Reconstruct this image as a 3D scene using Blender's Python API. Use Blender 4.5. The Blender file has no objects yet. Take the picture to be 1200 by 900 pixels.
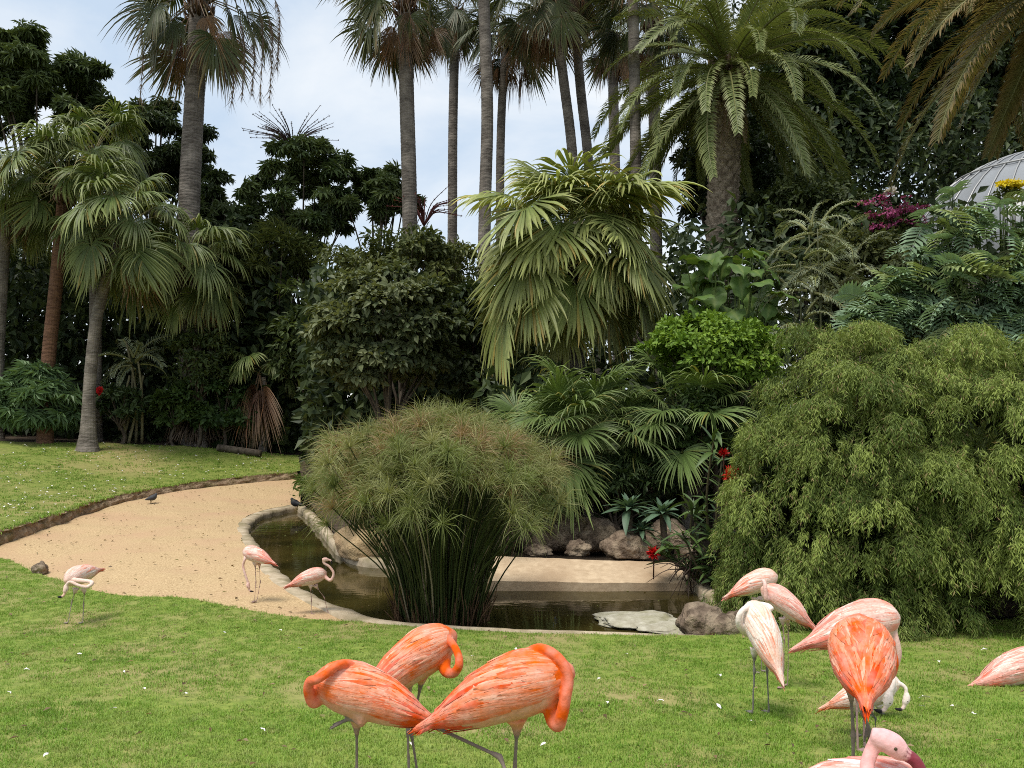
import bpy, bmesh, math, random
import numpy as np
from mathutils import Vector, kdtree, noise as mnoise
from mathutils.geometry import delaunay_2d_cdt

random.seed(3)
rng = np.random.default_rng(11)
sc = bpy.context.scene
COL = sc.collection

# ------------------------------------------------------------------ camera
CAMH, PITCH, FPX = 2.2, math.atan(40 / 1000), 1000.0
cam = bpy.data.cameras.new('camera')
cam.sensor_width = 36.0
cam.lens = 30.0
cam.clip_start = 0.05
cam.clip_end = 3000
camo = bpy.data.objects.new('camera', cam)
camo.location = (0, 0, CAMH)
camo.rotation_euler = (math.pi / 2 + PITCH, 0, 0)
COL.objects.link(camo)
sc.camera = camo

# ------------------------------------------------------------------ world: bright broken overcast
SUN_EL, SUN_AZ = math.radians(68), math.radians(-140)     # azimuth measured from +Y towards +X
W = bpy.data.worlds.new('World')
sc.world = W
W.use_nodes = True
nt = W.node_tree
nt.nodes.clear()
N = nt.nodes.new
out = N('ShaderNodeOutputWorld')
sky = N('ShaderNodeTexSky')
sky.sky_type = 'NISHITA'
sky.sun_disc = False
sky.sun_elevation = SUN_EL
sky.sun_rotation = SUN_AZ
bg1 = N('ShaderNodeBackground')
bg1.inputs['Strength'].default_value = 0.08
nt.links.new(sky.outputs[0], bg1.inputs[0])
tc = N('ShaderNodeTexCoord')
mp = N('ShaderNodeMapping')
mp.inputs['Scale'].default_value = (1.0, 1.0, 2.2)
mp.inputs['Location'].default_value = (0.3, 0.2, 0.5)
nt.links.new(tc.outputs['Generated'], mp.inputs[0])
ns = N('ShaderNodeTexNoise')
ns.inputs['Scale'].default_value = 2.6
ns.inputs['Detail'].default_value = 7
ns.inputs['Roughness'].default_value = 0.55
ns.inputs['Distortion'].default_value = 0.4
nt.links.new(mp.outputs[0], ns.inputs['Vector'])
cr = N('ShaderNodeValToRGB')
cr.color_ramp.elements[0].position = 0.38
cr.color_ramp.elements[0].color = (0.60, 0.72, 0.86, 1)
cr.color_ramp.elements[1].position = 0.62
cr.color_ramp.elements[1].color = (0.98, 1.0, 1.0, 1)
nt.links.new(ns.outputs['Fac'], cr.inputs[0])
bg2 = N('ShaderNodeBackground')
bg2.inputs['Strength'].default_value = 0.46
nt.links.new(cr.outputs[0], bg2.inputs[0])
mx = N('ShaderNodeMixShader')
mx.inputs[0].default_value = 0.86
nt.links.new(bg1.outputs[0], mx.inputs[1])
nt.links.new(bg2.outputs[0], mx.inputs[2])
nt.links.new(mx.outputs[0], out.inputs[0])

sl = bpy.data.lights.new('sun', 'SUN')
sl.energy = 1.5
sl.angle = math.radians(20)
sl.color = (1.0, 0.95, 0.86)
so = bpy.data.objects.new('sun', sl)
sd = Vector((math.sin(SUN_AZ) * math.cos(SUN_EL), math.cos(SUN_AZ) * math.cos(SUN_EL), math.sin(SUN_EL)))
so.rotation_euler = sd.to_track_quat('Z', 'Y').to_euler()
so.location = sd * 60
COL.objects.link(so)

sc.view_settings.view_transform = 'Standard'
sc.view_settings.look = 'None'
sc.view_settings.gamma = 1
sc.view_settings.exposure = 1.22
sc.view_settings.use_curve_mapping = False
sc.render.engine = 'CYCLES'
sc.cycles.max_bounces = 5
sc.cycles.diffuse_bounces = 3
sc.cycles.glossy_bounces = 2
sc.cycles.transmission_bounces = 3
sc.cycles.transparent_max_bounces = 4
sc.cycles.caustics_reflective = False
sc.cycles.caustics_refractive = False
sc.cycles.use_denoising = False
sc.cycles.denoiser = 'OPENIMAGEDENOISE'
sc.cycles.filter_width = 1.0

# ------------------------------------------------------------------ geometry helpers
CP, SP = math.cos(PITCH), math.sin(PITCH)

def ray(u, v):
    a, b = (u - 600) / FPX, (450 - v) / FPX
    return np.array([a, CP - b * SP, SP + b * CP])

def at(u, v, Y):
    d = ray(u, v)
    return np.array([0, 0, CAMH]) + d * (Y / d[1])

def gp(u, v, z=0.0):
    d = ray(u, v)
    return np.array([0, 0, CAMH]) + d * ((z - CAMH) / d[2])

def norm(a):
    a = np.asarray(a, float)
    return a / np.maximum(np.linalg.norm(a, axis=-1, keepdims=True), 1e-9)

def catmull(P, n=8, closed=False):
    P = np.asarray(P, float)
    if closed:
        Q = np.vstack([P[-1:], P, P[:2]])
    else:
        Q = np.vstack([2 * P[0] - P[1], P, 2 * P[-1] - P[-2]])
    o = []
    for i in range(1, len(Q) - 2):
        p0, p1, p2, p3 = Q[i - 1:i + 3]
        for k in range(n):
            t = k / n
            o.append(0.5 * (2 * p1 + (p2 - p0) * t + (2 * p0 - 5 * p1 + 4 * p2 - p3) * t * t + (3 * p1 - p0 - 3 * p2 + p3) * t ** 3))
    if not closed:
        o.append(P[-1])
    return np.array(o)

def resample(P, step, closed=False):
    P = np.asarray(P, float)
    if closed:
        P = np.vstack([P, P[:1]])
    L = np.r_[0, np.cumsum(np.linalg.norm(np.diff(P, axis=0), axis=1))]
    n = max(2, int(round(L[-1] / step)) + 1)
    s = np.linspace(0, L[-1], n)
    R = np.stack([np.interp(s, L, P[:, i]) for i in range(P.shape[1])], 1)
    return R[:-1] if closed else R

def pip(Q, poly):
    Q = np.asarray(Q)
    x, y = Q[:, 0], Q[:, 1]
    ins = np.zeros(len(Q), bool)
    n = len(poly)
    for i in range(n):
        x1, y1 = poly[i][:2]
        x2, y2 = poly[(i + 1) % n][:2]
        if y1 == y2:
            continue
        c = ((y1 > y) != (y2 > y)) & (x < (x2 - x1) * (y - y1) / (y2 - y1) + x1)
        ins ^= c
    return ins

def tps(P):
    P = np.asarray(P, float)
    n = len(P)
    D = np.linalg.norm(P[:, None, :2] - P[None, :, :2], axis=2)
    A = np.zeros((n + 3, n + 3))
    A[:n, :n] = D + np.eye(n) * 0.01
    A[:n, n] = 1
    A[:n, n + 1:] = P[:, :2]
    A[n:, :n] = A[:n, n:].T
    w = np.linalg.solve(A, np.r_[P[:, 2], 0, 0, 0])
    def f(X, Y):
        X = np.atleast_1d(np.asarray(X, float)); Y = np.atleast_1d(np.asarray(Y, float))
        d = np.sqrt((X[:, None] - P[None, :, 0]) ** 2 + (Y[:, None] - P[None, :, 1]) ** 2)
        return d @ w[:n] + w[n] + X * w[n + 1] + Y * w[n + 2]
    return f

def mk(name, V, F, mat, col=None, smooth=True, parent=None, loc=None, kind=None):
    """one mesh object; F is an int array (n,k) or a list of such arrays"""
    me = mkmesh(name, V, F, mat, col, smooth)
    return link(name, me, parent, loc, kind)

def mkmesh(name, V, F, mat, col=None, smooth=True):
    V = np.asarray(V, np.float32)
    Fs = F if isinstance(F, list) else [F]
    Fs = [np.asarray(f, np.int32) for f in Fs if len(f)]
    me = bpy.data.meshes.new(name)
    me.vertices.add(len(V))
    me.vertices.foreach_set('co', V.ravel())
    idx = np.concatenate([f.ravel() for f in Fs])
    tot = np.concatenate([np.full(len(f), f.shape[1], np.int32) for f in Fs])
    st = np.r_[0, np.cumsum(tot)[:-1]].astype(np.int32)
    me.loops.add(len(idx))
    me.loops.foreach_set('vertex_index', idx)
    me.polygons.add(len(tot))
    me.polygons.foreach_set('loop_start', st)
    me.polygons.foreach_set('use_smooth', np.full(len(tot), smooth, bool))
    me.update(calc_edges=True)
    me.validate()
    if col is not None:
        a = me.color_attributes.new('Col', 'FLOAT_COLOR', 'POINT')
        c = np.ones((len(V), 4), np.float32)
        c[:, :3] = np.clip(col, 0, 1)
        a.data.foreach_set('color', c.ravel())
    me.materials.append(mat)
    return me

def link(name, me, parent=None, loc=None, kind=None):
    o = bpy.data.objects.new(name, me)
    COL.objects.link(o)
    if parent is not None:
        o.parent = parent
    if loc is not None:
        o.location = loc
    if kind:
        o['kind'] = kind
    return o

def thing(name, label, cat, loc=(0, 0, 0), group=None):
    o = bpy.data.objects.new(name, None)
    o.empty_display_size = 0.2
    COL.objects.link(o)
    o.location = loc
    return tag(o, label, cat, group)

def tag(o, label, cat, group=None, kind=None):
    o['label'] = label
    o['category'] = cat
    if group:
        o['group'] = group
    if kind:
        o['kind'] = kind
    return o

class MB:
    """collects pieces of one mesh"""
    def __init__(s):
        s.V, s.F3, s.F4, s.C, s.n = [], [], [], [], 0
    def add(s, V, F, c=(1, 1, 1)):
        V = np.asarray(V, float)
        F = np.asarray(F)
        if len(V) == 0:
            return
        s.V.append(V)
        (s.F3 if F.shape[1] == 3 else s.F4).append(F + s.n)
        c = np.asarray(c, float)
        s.C.append(np.tile(c, (len(V), 1)) if c.ndim == 1 else c)
        s.n += len(V)
    def arr(s):
        F = []
        if s.F3: F.append(np.concatenate(s.F3))
        if s.F4: F.append(np.concatenate(s.F4))
        return np.concatenate(s.V), F, np.concatenate(s.C)
    def mesh(s, name, mat, smooth=True, off=(0, 0, 0)):
        V, F, C = s.arr()
        return mkmesh(name, V - np.asarray(off), F, mat, C, smooth)
    def build(s, name, mat, parent=None, smooth=True, off=(0, 0, 0), kind=None, loc=None):
        return link(name, s.mesh(name, mat, smooth, off), parent, loc, kind)

def tube(P, R, k=8, cap=True):
    P = np.asarray(P, float)
    n = len(P)
    R = np.broadcast_to(np.asarray(R, float), (n,)) if np.ndim(R) < 2 else np.asarray(R, float)
    T = norm(np.gradient(P, axis=0))
    a = np.array([0, 0, 1.0]) if abs(T[0][2]) < 0.9 else np.array([1.0, 0, 0])
    u = norm(np.cross(T[0], a))
    th = np.arange(k) * 2 * math.pi / k
    V = []
    for i in range(n):
        u = norm(u - T[i] * (u @ T[i]))
        w = np.cross(T[i], u)
        r = R[i] if R.ndim == 1 else R[i][:, None]
        V.append(P[i] + (np.cos(th)[:, None] * u + np.sin(th)[:, None] * w) * r)
    V = np.concatenate(V)
    i = np.arange(n - 1)[:, None] * k
    j = np.arange(k)[None]
    j2 = (j + 1) % k
    F = np.stack([i + j, i + j2, i + k + j2, i + k + j], -1).reshape(-1, 4)
    if cap:
        c0, c1 = len(V), len(V) + 1
        V = np.vstack([V, P[0], P[-1]])
        e = (n - 1) * k
        jj = np.arange(k)
        f1 = np.stack([np.full(k, c0), (jj + 1) % k, jj, jj], -1)
        f2 = np.stack([np.full(k, c1), e + jj, e + (jj + 1) % k, e + (jj + 1) % k], -1)
        return V, F, np.vstack([f1[:, :3], f2[:, :3]])
    return V, F, np.zeros((0, 3), int)

def addtube(mb, P, R, k=8, c=(1, 1, 1)):
    V, F, F3 = tube(P, R, k)
    n0 = mb.n
    mb.add(V, F, c)
    if len(F3):
        mb.F3.append(F3 + n0)

def frames(axis, nrm):
    x = norm(axis)
    z = norm(nrm - x * np.sum(nrm * x, 1, keepdims=True))
    y = np.cross(z, x)
    return np.stack([x, y, z], 2)

def inst(T, F, pos, R, s):
    s = np.asarray(s, float)
    if s.ndim == 1:
        s = s[:, None]
    TT = T[None] * (s[:, None, :] if s.shape[1] == 3 else s[:, None, :])
    V = np.einsum('nij,nkj->nki', R, TT) + pos[:, None]
    n, k = len(pos), len(T)
    FF = (np.asarray(F)[None] + (np.arange(n) * k)[:, None, None]).reshape(-1, np.asarray(F).shape[1])
    return V.reshape(-1, 3), FF

def rdir(n, r=None):
    r = r or rng
    return norm(r.normal(size=(n, 3)))

# leaf shapes: along +X, length 1
LEAF2 = (np.array([[0, 0, 0], [.45, -.5, .10], [1, 0, -.12], [.45, .5, .10]], float), np.array([[0, 1, 2], [0, 2, 3]]))
LEAF4 = (np.array([[0, 0, 0], [.3, -.42, .10], [.66, -.36, .05], [1, 0, -.18], [.66, .36, .05], [.3, .42, .10], [.45, 0, 0]], float),
         np.array([[0, 1, 6], [1, 2, 6], [2, 3, 6], [3, 4, 6], [4, 5, 6], [5, 0, 6]]))

def whorl(n=8, w=.16, tilt=-.25, droop=-.3):
    V, F = [], []
    for i in range(n):
        a = 2 * math.pi * i / n
        d = np.array([math.cos(a), math.sin(a), 0]); p = np.array([-d[1], d[0], 0])
        b = len(V)
        V += [d * .08, d * .55 + p * w + [0, 0, tilt * .35], d * 1.0 + [0, 0, tilt + droop], d * .55 - p * w + [0, 0, tilt * .35]]
        F += [[b, b + 2, b + 1], [b, b + 3, b + 2]]
    return np.array(V, float), np.array(F)
WHORL = whorl()
WHORL_BIG = whorl(9, .13, -.35, -.35)

# ------------------------------------------------------------------ materials
def newmat(name):
    m = bpy.data.materials.new(name)
    m.use_nodes = True
    m.node_tree.nodes.clear()
    return m, m.node_tree.nodes.new, m.node_tree.links.new

def leafmat(name, rough=.45, trans=.22, spec=.4, var=.25):
    m, N, L = newmat(name)
    at_ = N('ShaderNodeAttribute'); at_.attribute_name = 'Col'
    oi = N('ShaderNodeObjectInfo')
    mr = N('ShaderNodeMapRange'); mr.inputs[3].default_value = 1 - var; mr.inputs[4].default_value = 1 + var
    L(oi.outputs['Random'], mr.inputs[0])
    hs = N('ShaderNodeHueSaturation')
    L(mr.outputs[0], hs.inputs['Value']); L(at_.outputs['Color'], hs.inputs['Color'])
    p = N('ShaderNodeBsdfPrincipled')
    p.inputs['Roughness'].default_value = rough
    p.inputs['Specular IOR Level'].default_value = spec
    L(hs.outputs[0], p.inputs['Base Color'])
    t = N('ShaderNodeBsdfTranslucent')
    g = N('ShaderNodeMix'); g.data_type = 'RGBA'; g.blend_type = 'MULTIPLY'; g.inputs[0].default_value = 1
    g.inputs[7].default_value = (1.3, 1.25, .6, 1)
    L(hs.outputs[0], g.inputs[6]); L(g.outputs[2], t.inputs[0])
    mxx = N('ShaderNodeMixShader'); mxx.inputs[0].default_value = trans
    L(p.outputs[0], mxx.inputs[1]); L(t.outputs[0], mxx.inputs[2])
    o = N('ShaderNodeOutputMaterial'); L(mxx.outputs[0], o.inputs[0])
    return m

def noisemat(name, c1, c2, scale=6, detail=6, rough=.85, bump=.3, bdist=.02, c3=None, scale3=1.5, stretch=(1, 1, 1), attr=False, lo=.35, hi=.65, spec=.25, bscale=None):
    m, N, L = newmat(name)
    g = N('ShaderNodeNewGeometry') if not attr else N('ShaderNodeTexCoord')
    src = g.outputs['Position'] if not attr else g.outputs['Object']
    mp = N('ShaderNodeMapping'); mp.inputs['Scale'].default_value = stretch
    L(src, mp.inputs[0])
    n = N('ShaderNodeTexNoise'); n.inputs['Scale'].default_value = scale; n.inputs['Detail'].default_value = detail
    n.inputs['Roughness'].default_value = .6
    L(mp.outputs[0], n.inputs['Vector'])
    r = N('ShaderNodeValToRGB')
    r.color_ramp.elements[0].position = lo; r.color_ramp.elements[0].color = (*c1, 1)
    r.color_ramp.elements[1].position = hi; r.color_ramp.elements[1].color = (*c2, 1)
    L(n.outputs['Fac'], r.inputs[0])
    colout = r.outputs[0]
    if c3 is not None:
        n3 = N('ShaderNodeTexNoise'); n3.inputs['Scale'].default_value = scale3; n3.inputs['Detail'].default_value = 4
        L(src, n3.inputs['Vector'])
        r3 = N('ShaderNodeValToRGB'); r3.color_ramp.elements[0].position = .45; r3.color_ramp.elements[1].position = .7
        L(n3.outputs['Fac'], r3.inputs[0])
        mxx = N('ShaderNodeMix'); mxx.data_type = 'RGBA'; mxx.inputs[7].default_value = (*c3, 1)
        L(r3.outputs[0], mxx.inputs[0]); L(colout, mxx.inputs[6])
        colout = mxx.outputs[2]
    p = N('ShaderNodeBsdfPrincipled')
    p.inputs['Roughness'].default_value = rough
    p.inputs['Specular IOR Level'].default_value = spec
    L(colout, p.inputs['Base Color'])
    if bump:
        nb = N('ShaderNodeTexNoise'); nb.inputs['Scale'].default_value = bscale or scale * 2.2; nb.inputs['Detail'].default_value = 6
        L(mp.outputs[0], nb.inputs['Vector'])
        b = N('ShaderNodeBump'); b.inputs['Strength'].default_value = bump; b.inputs['Distance'].default_value = bdist
        L(nb.outputs['Fac'], b.inputs['Height']); L(b.outputs[0], p.inputs['Normal'])
    o = N('ShaderNodeOutputMaterial'); L(p.outputs[0], o.inputs[0])
    return m

def attrmat(name, rough=.75, spec=.2, bump=.0, nscale=60, amt=.25, stretch=(1, 1, 1), sheen=0.0):
    m, N, L = newmat(name)
    a = N('ShaderNodeAttribute'); a.attribute_name = 'Col'
    tcn = N('ShaderNodeTexCoord')
    mp = N('ShaderNodeMapping'); mp.inputs['Scale'].default_value = stretch
    L(tcn.outputs['Object'], mp.inputs[0])
    n = N('ShaderNodeTexNoise'); n.inputs['Scale'].default_value = nscale; n.inputs['Detail'].default_value = 5
    L(mp.outputs[0], n.inputs['Vector'])
    mr = N('ShaderNodeMapRange'); mr.inputs[1].default_value = .25; mr.inputs[2].default_value = .75
    mr.inputs[3].default_value = 1 - amt; mr.inputs[4].default_value = 1 + amt
    L(n.outputs['Fac'], mr.inputs[0])
    nb_ = N('ShaderNodeTexNoise'); nb_.inputs['Scale'].default_value = 11; nb_.inputs['Detail'].default_value = 3
    L(tcn.outputs['Object'], nb_.inputs['Vector'])
    mb_ = N('ShaderNodeMapRange'); mb_.inputs[1].default_value = .3; mb_.inputs[2].default_value = .7; mb_.inputs[3].default_value = 1 + amt * 1.1; mb_.inputs[4].default_value = 1 - amt * 1.1
    L(nb_.outputs['Fac'], mb_.inputs[0])
    hs = N('ShaderNodeHueSaturation'); L(mr.outputs[0], hs.inputs['Value']); L(mb_.outputs[0], hs.inputs['Saturation']); L(a.outputs['Color'], hs.inputs['Color'])
    p = N('ShaderNodeBsdfPrincipled'); p.inputs['Roughness'].default_value = rough
    p.inputs['Specular IOR Level'].default_value = spec
    p.inputs['Sheen Weight'].default_value = sheen
    L(hs.outputs[0], p.inputs['Base Color'])
    if bump:
        b = N('ShaderNodeBump'); b.inputs['Strength'].default_value = bump; b.inputs['Distance'].default_value = .01
        L(n.outputs['Fac'], b.inputs['Height']); L(b.outputs[0], p.inputs['Normal'])
    o = N('ShaderNodeOutputMaterial'); L(p.outputs[0], o.inputs[0])
    return m

M_LEAF = leafmat('leaf', .52, .24, .25, .12)
M_LEAF_GLOSSY = leafmat('glossy_leaf', .46, .18, .28, .10)
M_FROND = leafmat('palm_frond', .5, .22, .35, .22)
M_SEDGE = leafmat('sedge', .6, .25, .2, .1)
M_TRUNK = noisemat('palm_trunk_grey', (.085, .07, .058), (.19, .165, .14), 5, 8, .9, .6, .03, stretch=(1, 1, 4.0), c3=(.26, .225, .19), scale3=2.5)
M_TRUNK_RED = noisemat('palm_trunk_red', (.09, .045, .028), (.19, .10, .06), 6, 8, .9, .6, .03, stretch=(1, 1, 3.0))
M_TRUNK_DATE = noisemat('date_trunk', (.16, .12, .085), (.44, .36, .27), 9, 8, .95, .7, .03)
M_BARK = noisemat('bark', (.05, .038, .028), (.13, .105, .08), 9, 7, .95, .6, .02, stretch=(1, 1, .4))
M_SAND = noisemat('sand', (.37, .25, .13), (.63, .465, .265), 42, 9, .95, .8, .02, c3=(.50, .33, .195), scale3=.8, bscale=38)
M_SOIL = noisemat('soil', (.035, .025, .016), (.085, .06, .04), 5, 8, .95, .8, .03)
M_BANK = noisemat('earth_bank', (.17, .11, .065), (.38, .275, .18), 7, 8, .95, .9, .05, c3=(.14, .115, .045), scale3=3)
M_CONC = noisemat('concrete', (.46, .34, .22), (.60, .46, .31), 9, 8, .85, .4, .01, c3=(.40, .28, .175), scale3=1.2)
M_RIM = noisemat('pond_rim', (.38, .30, .20), (.52, .43, .31), 7, 8, .75, .5, .015, c3=(.20, .165, .085), scale3=2.6)
M_ROCK = noisemat('rock', (.085, .06, .042), (.29, .215, .155), 8, 10, .95, 1.0, .06, c3=(.34, .27, .19), scale3=4, attr=True)
M_ROCK_PALE = noisemat('pale_rock', (.34, .31, .23), (.54, .51, .42), 6, 9, .8, .8, .03, c3=(.28, .26, .16), scale3=5, attr=True)
M_LAWN = noisemat('lawn_soil', (.13, .19, .03), (.25, .30, .06), 14, 8, .95, .6, .02, c3=(.33, .27, .12), scale3=.9)
M_LAWN_BACK = noisemat('lawn_back', (.11, .15, .024), (.22, .25, .055), 9, 8, .95, .6, .02, c3=(.30, .25, .10), scale3=.55)
M_FEATHER = attrmat('plumage', .8, .15, .25, 60, .16, (1, 1, 1), .08)
M_SKIN = attrmat('bird_skin', .6, .25, .15, 80, .10)
M_WHITEF = noisemat('shed_feather', (.70, .66, .62), (.82, .80, .78), 20, 3, .9, 0)
M_HUT = noisemat('plaster_wall', (.30, .27, .23), (.42, .39, .34), 2, 6, .9, .3, .01)

def grassmat():
    m, N, L = newmat('grass_blades')
    g = N('ShaderNodeNewGeometry')
    n = N('ShaderNodeTexNoise'); n.inputs['Scale'].default_value = 1.3; n.inputs['Detail'].default_value = 6; n.inputs['Roughness'].default_value = .65
    L(g.outputs['Position'], n.inputs['Vector'])
    r = N('ShaderNodeValToRGB')
    e = r.color_ramp.elements
    e[0].position = .30; e[0].color = (.15, .29, .026, 1)
    e[1].position = .72; e[1].color = (.37, .46, .11, 1)
    k = e.new(.5); k.color = (.255, .415, .052, 1)
    L(n.outputs['Fac'], r.inputs[0])
    n2 = N('ShaderNodeTexNoise'); n2.inputs['Scale'].default_value = 7; n2.inputs['Detail'].default_value = 5; n2.inputs['Roughness'].default_value = .7
    L(g.outputs['Position'], n2.inputs['Vector'])
    r2 = N('ShaderNodeValToRGB'); r2.color_ramp.elements[0].position = .52; r2.color_ramp.elements[1].position = .72
    L(n2.outputs['Fac'], r2.inputs[0])
    m2 = N('ShaderNodeMix'); m2.data_type = 'RGBA'; m2.inputs[7].default_value = (.36, .35, .13, 1)
    L(r2.outputs[0], m2.inputs[0]); L(r.outputs[0], m2.inputs[6])
    a = N('ShaderNodeAttribute'); a.attribute_name = 'Col'
    mm = N('ShaderNodeMix'); mm.data_type = 'RGBA'; mm.blend_type = 'MULTIPLY'; mm.inputs[0].default_value = 1
    L(m2.outputs[2], mm.inputs[6]); L(a.outputs['Color'], mm.inputs[7])
    p = N('ShaderNodeBsdfPrincipled'); p.inputs['Roughness'].default_value = .5; p.inputs['Specular IOR Level'].default_value = .3
    L(mm.outputs[2], p.inputs['Base Color'])
    t = N('ShaderNodeBsdfTranslucent'); L(mm.outputs[2], t.inputs[0])
    x = N('ShaderNodeMixShader'); x.inputs[0].default_value = .3
    L(p.outputs[0], x.inputs[1]); L(t.outputs[0], x.inputs[2])
    o = N('ShaderNodeOutputMaterial'); L(x.outputs[0], o.inputs[0])
    return m
M_GRASS = grassmat()

def watermat():
    m, N, L = newmat('pond_water')
    g = N('ShaderNodeNewGeometry')
    n = N('ShaderNodeTexNoise'); n.inputs['Scale'].default_value = .9; n.inputs['Detail'].default_value = 5
    L(g.outputs['Position'], n.inputs['Vector'])
    r = N('ShaderNodeValToRGB')
    r.color_ramp.elements[0].position = .35; r.color_ramp.elements[0].color = (.016, .014, .004, 1)
    r.color_ramp.elements[1].position = .7; r.color_ramp.elements[1].color = (.06, .046, .012, 1)
    L(n.outputs['Fac'], r.inputs[0])
    p = N('ShaderNodeBsdfPrincipled'); p.inputs['Roughness'].default_value = .04
    p.inputs['IOR'].default_value = 1.333
    L(r.outputs[0], p.inputs['Base Color'])
    nb = N('ShaderNodeTexNoise'); nb.inputs['Scale'].default_value = 4.5; nb.inputs['Detail'].default_value = 3
    mp = N('ShaderNodeMapping'); mp.inputs['Scale'].default_value = (.6, 1.6, 1)
    L(g.outputs['Position'], mp.inputs[0]); L(mp.outputs[0], nb.inputs['Vector'])
    b = N('ShaderNodeBump'); b.inputs['Strength'].default_value = .12; b.inputs['Distance'].default_value = .02
    L(nb.outputs['Fac'], b.inputs['Height']); L(b.outputs[0], p.inputs['Normal'])
    o = N('ShaderNodeOutputMaterial'); L(p.outputs[0], o.inputs[0])
    return m
M_WATER = watermat()

# ------------------------------------------------------------------ terrain
def z_near(x, y):
    x = np.atleast_1d(np.asarray(x, float)); y = np.atleast_1d(np.asarray(y, float))
    z = .80 * np.clip(1 - y / 9.0, 0, 1.3) ** 1.2
    return z + .012 * np.sin(x * 1.7 + 1) * np.sin(y * 1.3) * np.clip(9.5 - y, 0, 1)

def px(*a):
    return np.array([gp(*q) for q in a])

bank_bot = px((-60, 661, 0), (0, 640, .05), (60, 618, .10), (130, 593, .20), (200, 577, .30), (270, 568, .36), (352, 561, .42))
tops = [(-60, 646), (0, 622), (60, 604), (130, 583), (200, 570), (270, 561), (352, 553)]
bank_top = np.array([at(u, v, b[1] + .14) for (u, v), b in zip(tops, bank_bot)])
treeline = np.array([at(u, v, d) for u, v, d in ((-60, 515, 25), (0, 517, 25.5), (100, 519, 26.3), (200, 522, 27), (270, 526, 27.4), (350, 534, 28))])
lawn_edge = px((-60, 661), (0, 654), (45, 672), (130, 696), (210, 700), (270, 711), (330, 721), (385, 727), (430, 729), (480, 733), (600, 740), (700, 743), (800, 747), (862, 746), (940, 734), (1100, 728), (1300, 726), (1500, 726))
rim_left = px((352, 590, .02), (318, 596, .02), (292, 604, .02), (280, 617, .02), (290, 640, .02), (302, 660, .02), (325, 683, .02), (362, 705, .02), (400, 720, .01), (430, 729, 0))
far_shore = px((352, 590, .02), (372, 606, .02), (400, 636, .02), (430, 652, .02), (490, 655, .02), (560, 668, .02), (588, 672, 0), (700, 673, 0), (806, 676, 0), (840, 698, 0), (868, 722, 0), (862, 746, 0))

cb = catmull(bank_bot, 10); ct = catmull(bank_top, 10); ctr = catmull(treeline, 6)
cle = catmull(lawn_edge, 10); crl = catmull(rim_left, 10); cfs = catmull(far_shore[:-1], 8)
cfs = np.vstack([cfs, far_shore[-1:]])
iL = 8 * 10        # index on cle of (430,729)
iR = 13 * 10       # index of (860,749)

zsand = tps(np.vstack([bank_bot, rim_left[:-2], lawn_edge[:9] - [0, 0, .03]]))
zback = tps(np.vstack([bank_top, treeline, [[-24, 13.4, .25], [-28, 25, 1.5]]]))
zbed = tps(np.vstack([treeline, far_shore[1:-1] + [0, 0, .04], bank_top[-1:], [[8, 8.6, .0], [16, 8.2, 0], [-40, 60, 1.9], [0, 60, 1.4], [40, 60, 1.4],
                      [-60, 30, 1.8], [5, 17, .35], [0, 20, .5], [10, 20, .6], [4, 30, 1.0], [60, 20, .6], [0, 120, 2], [80, 120, 2], [-80, 120, 2]]]))

def ground_z(x, y):
    x = float(x); y = float(y)
    if y < 9.2:
        return float(z_near(x, y)[0])
    return float(zbed(x, y)[0])

def region(name, poly, zf, step, mat, kind='structure', edge=None, rough=0.0):
    poly = np.asarray(poly)[:, :2]
    poly = resample(poly, edge or step, True)
    lo, hi = poly.min(0), poly.max(0)
    gx, gy = np.meshgrid(np.arange(lo[0], hi[0], step), np.arange(lo[1], hi[1], step))
    Q = np.stack([gx.ravel(), gy.ravel()], 1)
    Q += rng.uniform(-.3, .3, Q.shape) * step
    Q = Q[pip(Q, poly)]
    if len(poly):
        dmin = np.full(len(Q), 1e9)
        for i in range(0, len(poly), 200):
            d = np.linalg.norm(Q[:, None] - poly[None, i:i + 200], axis=2).min(1)
            dmin = np.minimum(dmin, d)
        Q = Q[dmin > (edge or step) * .5]
    allv = np.vstack([poly, Q])
    n = len(poly)
    r = delaunay_2d_cdt([Vector(p) for p in allv], [], [list(range(n))], 1, 1e-5)
    V2 = np.array([[p[0], p[1]] for p in r[0]])
    F = np.array([f for f in r[2] if len(f) == 3])
    a, b, c = V2[F[:, 0]], V2[F[:, 1]], V2[F[:, 2]]
    s = (b[:, 0] - a[:, 0]) * (c[:, 1] - a[:, 1]) - (b[:, 1] - a[:, 1]) * (c[:, 0] - a[:, 0])
    F[s < 0] = F[s < 0][:, ::-1]
    z = zf(V2[:, 0], V2[:, 1])
    if rough:
        z = z + np.array([mnoise.noise(Vector((x * 1.6, y * 1.6, 0))) for x, y in V2]) * rough
    o = mk(name, np.c_[V2, z], F, mat, None, True)
    o['kind'] = kind
    return o, poly

# far ground to the horizon
mk('ground', np.array([[-900, -400, -1.6], [900, -400, -1.6], [900, 1600, -1.6], [-900, 1600, -1.6]], float), np.array([[0, 1, 2, 3]]), M_SOIL, kind='structure')

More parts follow.
